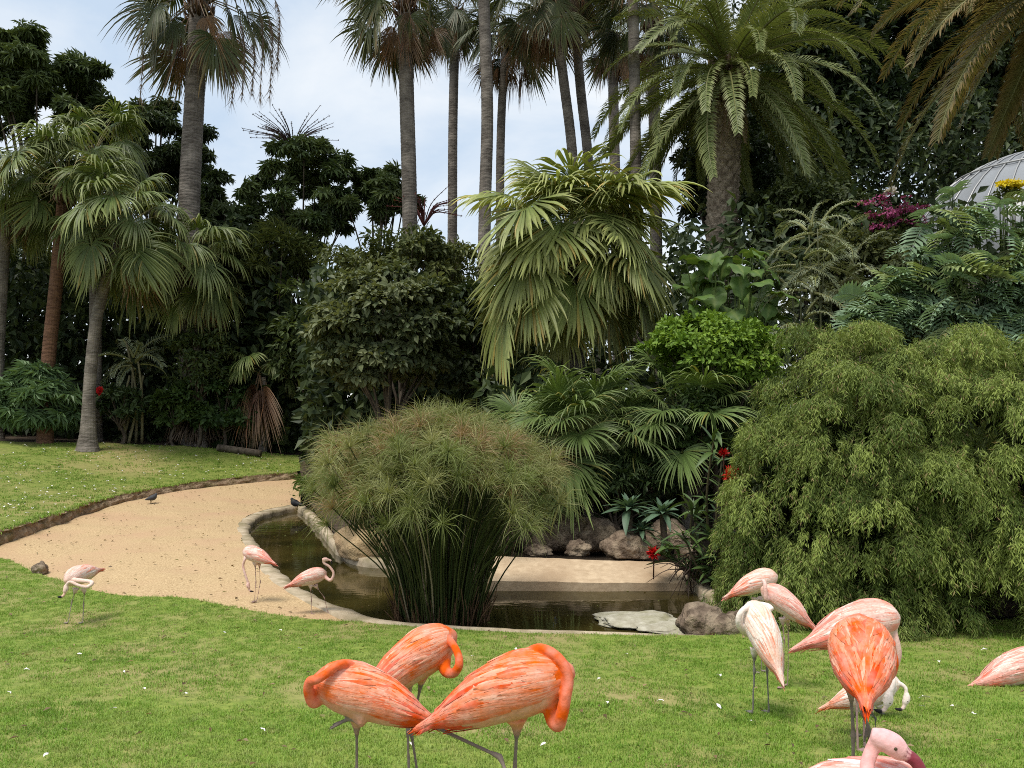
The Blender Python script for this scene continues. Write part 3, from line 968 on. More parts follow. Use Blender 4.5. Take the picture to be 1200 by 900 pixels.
# central and low fan palms
root, b, top = fan_palm('big yellow-green fan palm with drooping leaf tips behind the pond',
    [(670, 560, 17), (670, 470, 17), (668, 380, 17), (668, 302, 17)], .30, .26, 'livistona', 52, 84, -40, 77, 1.14, flare=1.2, dp=1.0)
place_fronds(root, top, FROND_SETS['livistona_old'], 7, -20, -66, 82, .95, name='old_frond', az=(-155, -25))
place_fronds(root, top, FROND_SETS['livistona'], 14, 45, -10, 84, 1.0, name='frond', az=(-165, -15))
def low_palm(label, c, n, seed, scale, hi=78, lo=-18):
    p = at(*c); g = ground_z(p[0], p[1]); b = np.array([p[0], p[1], g])
    root = thing('low_fan_palm', label, 'palm', b, 'low fan palms behind the pond')
    top = p - b
    palm_trunk(root, np.array([b - [0, 0, .1], (b + p) / 2 + [.02, 0, 0], p]), .11 * scale, .09 * scale, M_TRUNK, off=b, flare=1.1, k=12)
    place_fronds(root, top, FROND_SETS['low_fan'], n, hi, lo, seed, scale)
low_palm('low dark green fan palm under the big yellow-green one', (688, 520, 14.2), 40, 91, .88)
low_palm('low fan palm with bright stiff fronds beside the lime green shrub', (803, 508, 14.3), 18, 95, .9)
low_palm('small fan palm tucked at the left end of the rock pile', (640, 540, 14.8), 18, 97, 1.0)

# ------------------------------------------------------------------ date palms
def date_frond(theta, L, bend, ll, seed, cg, ct, nl=80, hang=.5, vee=.35):
    r = np.random.default_rng(seed); mb = MB()
    n = 22; pts = [np.zeros(3)]; angs = []
    for i in range(n):
        t = i / n
        a = max(math.radians(theta) - math.radians(bend) * t ** 1.25, math.radians(-86))
        angs.append(a); pts.append(pts[-1] + np.array([math.cos(a), 0, math.sin(a)]) * L / n)
    P = np.array(pts); angs.append(angs[-1])
    addtube(mb, P, np.linspace(.045, .006, len(P)), 5, (.22, .22, .08))
    V, F, C = [], [], []
    for s in (-1, 1):
        for i in range(nl):
            t = .10 + .90 * (i + r.uniform(-.3, .3)) / nl
            t = min(max(t, .08), 1.0)
            f = t * n; j = min(int(f), n - 1); p = P[j] + (P[j + 1] - P[j]) * (f - j); a = angs[j]
            T = np.array([math.cos(a), 0, math.sin(a)]); Nn = np.array([-math.sin(a), 0, math.cos(a)])
            l = ll * min(1, .35 + t * 3.2) * (1 - .62 * max(0, (t - .55) / .45) ** 1.4) * r.uniform(.85, 1.1)
            d = norm(T * (.55 + .5 * t) + np.array([0, s, 0]) * .95 + Nn * (vee + r.normal(0, .16)))
            e = norm(d + np.array([0, 0, -hang]) + T * .1)
            w = norm(np.cross(d, Nn)) * .017 * (ll / .5)
            m = p + d * l * .5; q = m + e * l * .5
            b = len(V)
            V += [p - w * .6, p + w * .6, m - w, m + w, q]
            c = np.asarray(cg) * r.uniform(.8, 1.2); k = np.asarray(ct) * r.uniform(.8, 1.2)
            C += [c, c, c * .6 + k * .4, c * .6 + k * .4, k]
            F += [[b, b + 1, b + 3], [b, b + 3, b + 2], [b + 2, b + 3, b + 4]]
    mb.add(V, F, np.array(C))
    return mb
DP = [80, 62, 44, 26, 8, -12, -32, -52]
def date_set(key, L, ll, cg, ct, bend=(55, 75, 85, 85, 75, 60, 45, 28), hang=.5, nl=80, mat=None):
    S = [[date_frond(p, L, bnd, ll, 300 + i * 7 + v + hash_(key), cg, ct, nl, hang).mesh('frond', mat or M_FROND, False) for v in range(2)] for i, (p, bnd) in enumerate(zip(DP, bend))]
    FROND_SETS[key] = (np.array(DP, float), S)
date_set('date', 4.7, .55, (.135, .18, .055), (.25, .265, .10), bend=(62, 82, 94, 94, 82, 64, 46, 28), nl=110)
date_set('date_gold', 4.6, .55, (.11, .12, .04), (.26, .17, .07), nl=95)
date_set('date_dead', 2.6, .3, (.28, .19, .12), (.32, .23, .15))

def date_palm(label, path, r0, r1, key, n, hi, lo, seed, scale, dead=0):
    P = np.array([at(*q) for q in path])
    b = P[0].copy(); b[2] = ground_z(b[0], b[1])
    P = np.vstack([b - [0, 0, .1], P])
    root = thing('date_palm', label, 'palm', b, 'date palms')
    palm_trunk(root, P, r0, r1, M_TRUNK_DATE, ring=.17, amp=.14, flare=1.1, off=b, k=44, style='date')
    top = P[-1] - b
    place_fronds(root, top, FROND_SETS[key], n, hi, lo, seed, scale, jit=.25, droppow=.85)
    if dead:
        place_fronds(root, top - [0, 0, .3], FROND_SETS['date_dead'], dead, -52, -60, seed + 3, 1.0, name='dead_frond', az=(-150, -40))
    # swollen boot of old leaf bases below the crown
    mb = MB(); r = np.random.default_rng(seed)
    for i in range(120):
        a = i * 2.39996; t = (i + .5) / 120
        d = np.array([math.cos(a), math.sin(a), 0]); rr = r1 * (1.0 + .35 * math.sin(math.pi * t))
        s = top + d * rr * .75 + [0, 0, -1.15 + 1.3 * t]
        addtube(mb, np.array([s, s + d * .16 + [0, 0, .16], s + d * .22 + [0, 0, .34]]), [.085, .06, .02], 5, np.array((.14, .095, .055)) * r.uniform(.6, 1.4))
    mb.build('leaf_bases', M_SKIN, root)
    return root
date_palm('tall date palm with thick scaly trunk and full arching crown', [(840, 420, 23), (845, 300, 23), (849, 190, 23), (853, 84, 23)], .43, .37, 'date', 70, 80, -48, 131, 1.0, dead=3)
date_palm('date palm at the right edge with golden tipped fronds hanging into the frame', [(1290, 500, 15.5), (1285, 300, 15.5), (1270, 100, 15.5), (1245, -30, 15.5)], .42, .36, 'date_gold', 46, 75, -50, 139, .92)

# ------------------------------------------------------------------ broadleaf trees and shrubs
DK = (.018, .032, .012); DK2 = (.05, .075, .026)
OV = dict(outw=.5, droop=.15, up=.7, shell=.30)
# trees against the sky, left
shrub('umbrella_tree', 'dark umbrella tree topping the far left corner against the sky', 'tree', (48, 112, 33), (100, 90), 2.8, 60, .5, 3600, WHORL, .32, (.045, .07, .025), (.12, .16, .055), 401, M_LEAF_GLOSSY, .2, **OV)
shrub('umbrella_tree', 'dark umbrella tree right behind the tall left palm trunk', 'tree', (180, 180, 35), (85, 100), 2.6, 60, .5, 3200, WHORL, .31, (.03, .05, .018), (.085, .115, .042), 402, M_LEAF_GLOSSY, .2, **OV)
r1_ = shrub('umbrella_tree', 'umbrella tree with spiky red-brown flower heads standing in the sky gap', 'tree', (355, 236, 30), (80, 88), 2.3, 46, .38, 1900, WHORL, .28, (.045, .075, .025), (.13, .17, .06), 403, M_LEAF_GLOSSY, .14, **OV)
r2_ = shrub('umbrella_tree', 'smaller umbrella tree left of the thick palm trunk with bare flower spikes', 'tree', (440, 236, 30.5), (58, 60), 1.8, 34, .34, 1200, WHORL, .26, (.045, .075, .025), (.13, .17, .06), 404, M_LEAF_GLOSSY, .12, **OV)
shrub('umbrella_tree', 'umbrella tree leaning behind the fan palm crown at left centre', 'tree', (258, 268, 31), (52, 75), 1.8, 40, .40, 1300, WHORL, .28, (.035, .055, .02), (.09, .12, .045), 405, M_LEAF_GLOSSY, .12, **OV)
def spikes(root, c, n, ln, col, seed):
    r = np.random.default_rng(seed); mb = MB(); p = at(*c)
    for i in range(n):
        a = r.uniform(0, 6.283); d = norm(np.array([math.cos(a), math.sin(a) * .7, r.uniform(.0, .6)]))
        e = p + d * ln * r.uniform(.6, 1.1) + [0, 0, -.05]
        P = catmull(np.array([p - [0, 0, .5], p + d * ln * .3, e]), 5)
        addtube(mb, P, np.linspace(.022, .008, len(P)), 5, np.array(col) * r.uniform(.7, 1.3))
        for k in range(26):
            q = P[r.integers(4, len(P))]; dd = rdir(1, r)[0] * .06
            s = norm(np.cross(dd, [0, 0, 1.0])) * .02
            mb.add([q - s, q + s, q + dd], [[0, 1, 2]], np.array(col) * r.uniform(.6, 1.5))
    mb.build('flower_head', M_LEAF, root, off=np.array(root.location))
spikes(r1_, (344, 166, 30), 48, 1.7, (.10, .06, .06), 1)
spikes(r2_, (497, 248, 29), 30, 1.4, (.19, .06, .055), 2)

# mid screen between left palms and the big fan palm
GS = 'broadleaf shrubs behind the sedge clump'
shrub('broadleaf_shrub', 'large grey-green broadleaf shrub right behind the sedge clump', 'shrub', (456, 395, 18.5), (108, 104), 1.6, 80, .42, 12000, LEAF4, .18, (.05, .075, .03), (.20, .22, .105), 411, M_LEAF, .1, GS, width=.62, droop=.5, outw=.6, up=.6)
shrub('broadleaf_shrub', 'broadleaf shrub between the dead hanging frond and the grey-green shrub', 'shrub', (362, 405, 28.3), (56, 92), 1.6, 44, .6, 5200, LEAF4, .26, (.035, .055, .018), (.085, .115, .04), 412, M_LEAF, .1, GS, width=.45, droop=.5)
shrub('broadleaf_shrub', 'olive topped shrub below the thick palm trunk and the sky gap', 'shrub', (470, 312, 22), (112, 54), 1.6, 60, .45, 6500, LEAF4, .17, (.04, .06, .018), (.14, .155, .05), 413, M_LEAF, .1, GS, width=.5, droop=.4)
shrub('broadleaf_shrub', 'dark shrub filling the gap left of the big fan palm', 'shrub', (555, 420, 20.5), (56, 120), 1.5, 44, .5, 4000, LEAF4, .22, (.02, .035, .012), (.06, .08, .03), 414, M_LEAF, .1, GS, width=.5, droop=.5)
shrub('feathery_shrub', 'feathery green shrub below the left umbrella trees', 'shrub', (325, 300, 28.8), (58, 52), 1.8, 30, .55, 5200, LEAF2, .34, (.05, .075, .02), (.13, .15, .05), 415, M_LEAF, .08, None, width=.10, droop=.3)
shrub('feathery_shrub', 'feathery palm-like bush at the foot of the umbrella trees', 'shrub', (275, 335, 29.2), (54, 70), 1.8, 30, .55, 4800, LEAF2, .36, (.035, .055, .018), (.09, .11, .035), 416, M_LEAF, .08, None, width=.12, droop=.5)

# left understorey
shrub('umbrella_shrub', 'round umbrella-leaf shrub at the left end of the back lawn', 'shrub', (42, 472, 25.9), (54, 50), 1.2, 44, .33, 900, WHORL_BIG, .34, (.08, .14, .06), (.15, .23, .10), 421, M_LEAF_GLOSSY, .07, outw=.3, droop=-.2, up=.9, shell=.8)
shrub('leafy_shrub', 'dark leafy shrub with a red flower beside the pale grey trunk', 'shrub', (140, 478, 26.6), (36, 36), .8, 16, .32, 900, LEAF4, .2, (.02, .04, .014), (.06, .09, .03), 422, M_LEAF, .06, width=.5)
shrub('leafy_shrub', 'dark leafy shrub beside the tall left palm foot', 'shrub', (262, 476, 27.6), (48, 52), .9, 30, .35, 2200, LEAF4, .24, (.025, .05, .015), (.065, .11, .03), 423, M_LEAF, .06, width=.6)
shrub('leafy_shrub', 'low bright leafed shrub right in front of the tall left palm foot', 'shrub', (206, 480, 27.3), (34, 40), .6, 20, .28, 1300, LEAF4, .26, (.04, .075, .02), (.09, .14, .035), 424, M_LEAF, .05, width=.55)

shrub('leafy_shrub', 'mid green shrub hiding the lower part of the tall left palm trunk', 'shrub', (232, 425, 27.3), (44, 62), .8, 34, .34, 2400, LEAF4, .2, (.03, .052, .016), (.10, .13, .045), 425, M_LEAF, .06, None, width=.45)
# dense dark undergrowth behind everything: one mass nobody could count
def undergrowth(name, label, spec, n, size, cA, cB, seed, tm=LEAF2):
    r = np.random.default_rng(seed)
    pos = []
    for (u0, u1, v0, v1, d0_, d1_, k) in spec:
        u = r.uniform(u0, u1, k); d = r.uniform(d0_, d1_, k); top = v0 + 22 * np.sin(u * .05 + seed) + 14 * np.sin(u * .13)
        v = top + (v1 - top) * r.uniform(0, 1, k) ** .9
        a = (u - 600) / FPX; bb = (450 - v) / FPX
        t = d / (CP - bb * SP)
        pos.append(np.stack([a * t, d, CAMH + (SP + bb * CP) * t], 1))
    pos = np.concatenate(pos)
    pos = pos[pos[:, 2] > zbed(pos[:, 0], pos[:, 1])]
    m = len(pos)
    c0 = pos.mean(0)
    R = frames(norm(rdir(m, r) + [0, -.3, -.4]), norm(rdir(m, r) * .6 + [0, -.5, .6]))
    sz = size * r.uniform(.6, 1.3, m)
    V, F = inst(tm[0], tm[1], pos, R, np.stack([sz, sz * .5, sz], 1))
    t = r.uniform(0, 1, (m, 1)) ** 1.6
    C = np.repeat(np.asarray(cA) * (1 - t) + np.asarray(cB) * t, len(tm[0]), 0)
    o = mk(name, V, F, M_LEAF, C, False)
    tag(o, label, 'undergrowth', kind='stuff')
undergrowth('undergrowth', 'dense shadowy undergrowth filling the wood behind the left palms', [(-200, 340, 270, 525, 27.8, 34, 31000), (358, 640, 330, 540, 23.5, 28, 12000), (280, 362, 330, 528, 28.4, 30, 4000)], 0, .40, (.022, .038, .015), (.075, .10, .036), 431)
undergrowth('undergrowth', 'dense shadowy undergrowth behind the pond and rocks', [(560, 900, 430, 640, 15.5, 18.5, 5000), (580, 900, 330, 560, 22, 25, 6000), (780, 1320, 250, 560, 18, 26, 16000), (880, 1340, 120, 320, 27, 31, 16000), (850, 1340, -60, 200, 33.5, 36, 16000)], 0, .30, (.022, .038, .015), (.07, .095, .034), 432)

# big dark trees, right
GT = 'large dark trees at upper right'
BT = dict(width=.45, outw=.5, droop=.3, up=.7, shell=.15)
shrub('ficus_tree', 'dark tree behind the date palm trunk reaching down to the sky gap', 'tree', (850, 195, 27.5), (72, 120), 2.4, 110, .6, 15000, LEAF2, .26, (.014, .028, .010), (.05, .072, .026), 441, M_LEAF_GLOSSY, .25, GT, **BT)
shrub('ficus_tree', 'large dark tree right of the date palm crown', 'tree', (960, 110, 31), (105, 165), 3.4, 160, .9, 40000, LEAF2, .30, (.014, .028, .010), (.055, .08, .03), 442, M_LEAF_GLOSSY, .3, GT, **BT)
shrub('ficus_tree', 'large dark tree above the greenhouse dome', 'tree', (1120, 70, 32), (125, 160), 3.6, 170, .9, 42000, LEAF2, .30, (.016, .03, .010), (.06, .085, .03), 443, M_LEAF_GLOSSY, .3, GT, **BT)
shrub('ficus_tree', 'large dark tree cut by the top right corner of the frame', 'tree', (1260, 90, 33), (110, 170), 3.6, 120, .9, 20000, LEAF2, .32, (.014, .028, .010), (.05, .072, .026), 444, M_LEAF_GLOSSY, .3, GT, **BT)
shrub('leafy_tree', 'mid green leafy tree below the date palm fronds', 'tree', (945, 265, 22), (85, 80), 1.8, 70, .45, 9000, LEAF4, .17, (.03, .05, .016), (.09, .11, .035), 445, M_LEAF, .14, None, width=.5, droop=.3)
shrub('leafy_tree', 'olive leafy bush under the magenta bougainvillea', 'bush', (1010, 325, 18), (70, 75), 1.4, 56, .4, 7000, LEAF4, .15, (.04, .055, .02), (.12, .13, .045), 446, M_LEAF, .1, None, width=.5, droop=.3)
# bougainvillea with magenta bracts
bg = shrub('bougainvillea', 'bougainvillea with magenta blossom left of the greenhouse dome', 'shrub', (1046, 270, 19), (48, 34), .9, 22, .28, 1500, LEAF4, .13, (.04, .06, .018), (.10, .13, .04), 447, M_LEAF, .06, None, width=.6)
V, F, C, cl = crown_arr(at(1044, 254, 18.6), np.array([48, 0, 26]) * .0186 + [.1, .5, .1], 46, .12, 1100, LEAF2, .06, (.26, .04, .13), (.44, .10, .25), width=.9, seed=448, shell=.2)
mk('blossom', V - np.array(bg.location), F, M_LEAF, C, False, parent=bg)
V, F, C, cl = crown_arr(at(1044, 228, 18.6), np.array([5, 0, 9]) * .0186 + [0, .2, 0], 5, .07, 60, LEAF2, .09, (.75, .70, .74), (.85, .82, .84), width=.9, seed=449, shell=.2)
mk('white_blossom', V - np.array(bg.location), F, M_LEAF, C, False, parent=bg)

# lime green shrub, big-leaf plant
shrub('lime_shrub', 'lime green leafy shrub right of the big fan palm', 'shrub', (834, 416, 14.6), (96, 64), 1.15, 76, .26, 11000, LEAF4, .105, (.12, .22, .025), (.25, .37, .055), 451, M_LEAF, .07, None, width=.6, droop=.2)
shrub('leafy_shrub', 'dark green shrub under the lime shrub behind the low fan palms', 'shrub', (815, 505, 14.0), (66, 75), .8, 44, .25, 5000, LEAF4, .12, (.03, .06, .014), (.075, .12, .03), 452, M_LEAF, .06, None, width=.5)

def big_leaf_mesh(w, wave, col, col2, seed, lobes=0):
    """heart shaped leaf along +X with midrib and edge waves; lobes>0 cuts the edge"""
    r = np.random.default_rng(seed); nx, ny = 13, 6
    V, C = [], []
    for i in range(nx):
        t = i / (nx - 1)
        hw = w * (math.sin(math.pi * min(1, t * .82 + .16)) ** .8) * (1 - t ** 5)
        for j in range(-ny // 2, ny // 2 + 1):
            s = j / (ny / 2)
            z = .16 * abs(s) * hw + wave * math.sin(t * 17 + s) * abs(s) * .06 - .38 * t * t - .10 * s * s
            V.append([t - .12 * (abs(s) ** 2) * (t < .12), s * hw, z])
            c = np.asarray(col) * (1 - abs(s) * .25) + np.asarray(col2) * abs(s) * .25
            if j == 0: c = np.asarray(col2)
            C.append(c * r.uniform(.9, 1.1))
    m = ny + 1; F = []
    for i in range(nx - 1):
        for j in range(ny):
            F.append([i * m + j, i * m + j + 1, (i + 1) * m + j + 1, (i + 1) * m + j])
    return np.array(V), np.array(F), np.array(C)
def leaf_plant(name, label, cat, base, stems, meshes, lmat, lsize, pcol, seed, pet=.014, group=None):
    """stems: list of leaf attachment points (u,v,depth) and leaf heading"""
    b = at(*base); b[2] = ground_z(b[0], b[1])
    root = thing(name, label, cat, b, group); r = np.random.default_rng(seed); mb = MB()
    for (q, hd, pit) in stems:
        e = q
        s = b + r.normal(0, .08, 3) * [1, 1, 0]
        P = catmull(np.array([s, (s * .45 + e * .55) + [0, 0, .25], e]), 6)
        addtube(mb, P, np.linspace(pet * 1.6, pet * .7, len(P)), 5, np.asarray(pcol) * r.uniform(.8, 1.2))
        o = link('leaf', meshes[r.integers(len(meshes))], root)
        o.location = e - b
        o.rotation_euler = (r.normal(0, .25), -pit, hd)
        k = lsize * r.uniform(.7, 1.15); o.scale = (k, k, k)
    mb.build('stalks', M_LEAF, root, off=b)
    return root
EAR = [mkmesh('leaf', *big_leaf_mesh(.42, 1, (.075, .14, .03), (.16, .22, .06), 10 + i)[:2], M_LEAF, big_leaf_mesh(.42, 1, (.075, .14, .03), (.16, .22, .06), 10 + i)[2], True) for i in range(2)]
r = np.random.default_rng(61)
st = []
for i in range(44):
    u, v = r.uniform(802, 908), r.uniform(296, 372)
    st.append((at(u, v, 15.3 + r.uniform(-.6, .6)), r.uniform(-2.9, -.2), r.uniform(-1.1, .35)))
leaf_plant('elephant_ear_plant', 'elephant ear plant with broad leaves at the date palm foot', 'plant', (855, 520, 15.4), st, EAR, M_LEAF, .50, (.12, .17, .05), 62)

# split-leaf philodendron thicket
def lobed_leaf(col, col2, seed):
    r = np.random.default_rng(seed); mb = MB()
    n = 10
    mid = np.array([[t, 0, .10 * t - .55 * t * t] for t in np.linspace(0, 1, n)])
    addtube(mb, mid, np.linspace(.016, .004, n), 4, col2)
    for i in range(1, n):
        t = i / (n - 1)
        for s in (-1, 1):
            p = mid[i - 1] * .6 + mid[i] * .4
            ln = .46 * math.sin(math.pi * (.22 + .74 * t)) ** .8 + .04
            d = norm(np.array([.35 + .7 * t, s * (1.0 - .3 * t), .10])); e = p + d * ln + [0, 0, -.22 * ln]
            w = .052 * norm(np.cross(d, [0, 0, 1])); m = p + d * ln * .55
            cc = np.asarray(col) * r.uniform(.85, 1.15)
            mb.add([p - w * .8, p + w * .8, m - w, m + w, e, m + [0, 0, -.03], p + [0, 0, -.015]],
                   [[0, 6, 5], [0, 5, 2], [6, 1, 3], [6, 3, 5], [2, 5, 4], [5, 3, 4]], np.array([cc, cc, cc, cc, cc * 1.25, cc * .9, cc * .9]))
    return mb.mesh('leaf', M_LEAF_GLOSSY, False)
PHIL = [lobed_leaf((.23, .33, .20), (.42, .49, .33), 20 + i) for i in range(3)] + [lobed_leaf((.26, .32, .13), (.38, .40, .2), 25)]
r = np.random.default_rng(71)
def phil(label, base, box, dd, n, seed, slope):
    r = np.random.default_rng(seed); st = []
    for i in range(n):
        u = r.uniform(box[0], box[1]); top = slope(u); v = r.uniform(top, box[3])
        f = (v - top) / (box[3] - top)
        st.append((at(u, v, dd - .8 * f ** .5 + r.uniform(-.35, .2)), r.uniform(-2.9, -.25), r.uniform(-.7, .25)))
    leaf_plant('split_leaf_philodendron', label, 'plant', base, st, PHIL, M_LEAF, .62, (.10, .14, .05), seed + 1, pet=.012, group='split-leaf philodendron thicket')
phil('silvery split-leaf philodendron under the greenhouse dome', (1080, 520, 14.6), (1000, 1120, 0, 385), 14.2, 130, 72, lambda u: 345 - (u - 1000) * 1.0)
phil('silvery split-leaf philodendron at the right edge beside the yellow flowers', (1180, 520, 14.2), (1105, 1240, 0, 395), 13.6, 150, 74, lambda u: 246 - (u - 1105) * .22)
shrub('yellow_flowers', 'yellow flowering shrub top above the philodendron at the right edge', 'shrub', (1185, 232, 14.9), (24, 16), .4, 9, .15, 260, LEAF4, .10, (.06, .09, .02), (.12, .15, .03), 455, M_LEAF, .03, None, width=.5)
yf = [o for o in bpy.data.objects if o.name.startswith('yellow_flowers')][0]
V, F, C, cl = crown_arr(at(1182, 217, 14.7), np.array([24, 0, 7]) * .0147 + [0, .25, 0], 12, .09, 420, LEAF2, .06, (.62, .50, .02), (.80, .68, .05), width=.9, seed=456, shell=.2)
mk('blossom', V - np.array(yf.location), F, M_LEAF, C, False, parent=yf)

# pale arching reed plant
date_set('reed', 1.5, .34, (.20, .25, .14), (.36, .38, .24), bend=(70, 85, 95, 90, 75, 60, 45, 28), hang=.9, nl=26)
p0 = at(955, 430, 14.8); g0 = np.array([p0[0], p0[1], ground_z(p0[0], p0[1])])
rr_ = thing('arching_reed', 'pale green arching reed between the elephant ears and the philodendron', 'plant', g0)
mb = MB(); r = np.random.default_rng(81)
for i, (u, v) in enumerate(((948, 268), (958, 262), (938, 300), (966, 300), (928, 335), (950, 330), (975, 345), (940, 370), (990, 320))):
    e = at(u, v + 6, 14.8 + r.uniform(-.3, .3))
    P = catmull(np.array([g0 + r.normal(0, .12, 3) * [1, 1, 0], (g0 + e) / 2 + r.normal(0, .06, 3), e]), 6)
    addtube(mb, P, np.linspace(.03, .012, len(P)), 5, (.15, .16, .08))
    place_fronds(rr_, e - g0, FROND_SETS['reed'], 6, 75, -25, 82 + i, .62)
mb.build('canes', M_LEAF, rr_, off=g0)

# ------------------------------------------------------------------ weeping shrubs, right
def weeping(label, c, rpx, ry, nb, seed, cA, cB, vbase=None, group='weeping shrubs at the right of the pond', lpb=33):
    r = np.random.default_rng(seed)
    ctr = at(*c); m = c[2] / FPX
    rad = np.array([rpx[0] * m, ry, rpx[1] * m])
    b = np.array([ctr[0], ctr[1], ground_z(ctr[0], ctr[1])])
    root = thing('weeping_shrub', label, 'shrub', b, group)
    # the mound is a heap of rounded lobes; sprays start on each lobe's upper surface
    nl = max(40, nb // 36)
    dl = rdir(nl * 4, r); dl = dl[(dl[:, 2] > -.95) & (dl[:, 1] < .55)][:nl]; nl = len(dl)
    xy = np.linalg.norm(dl[:, :2], axis=1, keepdims=True)
    low = np.clip(-dl[:, 2:] * 2.2, 0, 1)
    d2 = np.c_[dl[:, :2] * ((1 - low) + low * .97 / np.maximum(xy, .3)), dl[:, 2]]
    lc = ctr + d2 * rad * r.uniform(.68, .93, (nl, 1))
    lr = r.uniform(.17, .42, nl)
    k0 = r.integers(0, nl, nb)
    dd = rdir(nb, r); dd = np.where((dd[:, 2] < -.1)[:, None], dd * [1, 1, -1], dd)
    dd = norm(dd + norm(dl[k0]) * .55)
    start = lc[k0] + dd * lr[k0][:, None] * r.uniform(.72, 1.06, (nb, 1)) * [1, 1, .85]
    lump = r.normal(0, .5, nl)[k0] * .5 + .35 * dd[:, 2] * 0
    outd = norm(dd * [1, 1, .35] + 1e-6)
    ln = r.uniform(.10, .30, nb)
    PP, AX, CC = [], [], []
    t = (np.arange(lpb) + .5) / lpb
    curve = start[:, None] + outd[:, None] * (ln[:, None] * (.55 * t - .25 * t * t))[..., None] + np.array([0, 0, 1]) * (ln[:, None] * (.25 * t - 1.15 * t ** 1.6))[..., None]
    curve = curve + r.normal(0, .018, curve.shape)
    n = nb * lpb
    ax = norm(np.repeat(outd, lpb, 0) * .40 + rdir(n, r) * .62 + np.array([0, 0, -.80]))
    nr = norm(np.repeat(outd, lpb, 0) + rdir(n, r) * .6 + [0, 0, .4])
    pos = curve.reshape(-1, 3)
    ok = pos[:, 2] > np.maximum(.03, 0) + b[2] * 0 - .02
    pos, ax, nr = pos[ok], ax[ok], nr[ok]
    n = len(pos)
    k = np.repeat(np.arange(nb), lpb)[ok]
    sz = r.uniform(.035, .078, n)
    V, F = inst(LEAF2[0], LEAF2[1], pos, frames(ax, nr), np.stack([sz, sz * .18, sz * .5], 1))
    tt = np.clip(.5 + .8 * lump + r.normal(0, .25, nb), 0, 1)[k][:, None] * .7 + r.uniform(0, .3, (n, 1))
    C = np.asarray(cA) * (1 - tt) + np.asarray(cB) * tt
    q = r.uniform(size=n) < .05
    C[q] = np.array((.34, .27, .13)) * r.uniform(.7, 1.2, (q.sum(), 1))
    mk('foliage', V - b, F, M_LEAF, np.repeat(C, 4, 0), False, parent=root)
    mb = MB()
    for i in range(26):
        a = r.uniform(0, 6.28); s = b + np.array([math.cos(a), math.sin(a), 0]) * .12
        e = start[r.integers(nb)] * .8 + ctr * .2
        P = catmull(np.array([s, (s + e) / 2 + [0, 0, .3], e]), 5)
        addtube(mb, P, np.linspace(.03, .008, len(P)), 5, (.1, .08, .05))
    mb.build('branches', M_BARK, root, off=b)
    # inner foliage mass
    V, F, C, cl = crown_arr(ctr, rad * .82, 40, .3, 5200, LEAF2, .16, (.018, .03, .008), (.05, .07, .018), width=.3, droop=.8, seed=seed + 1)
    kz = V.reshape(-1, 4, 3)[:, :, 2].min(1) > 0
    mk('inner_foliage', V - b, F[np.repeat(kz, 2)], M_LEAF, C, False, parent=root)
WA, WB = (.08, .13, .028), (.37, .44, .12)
weeping('tall weeping shrub with olive drooping leaves left of the right edge', (998, 568, 9.75), (118, 205), 1.3, 4800, 501, WA, WB)
weeping('wide weeping shrub filling the right edge of the picture', (1146, 572, 9.6), (140, 203), 1.45, 5600, 502, WA, WB)
weeping('low bushy weeping shrub spilling towards the red flowers', (922, 614, 9.7), (60, 124), .75, 2000, 503, WA, WB)
weeping('weeping shrub mostly beyond the right edge of the frame', (1290, 560, 9.9), (120, 190), 1.4, 900, 504, WA, WB)

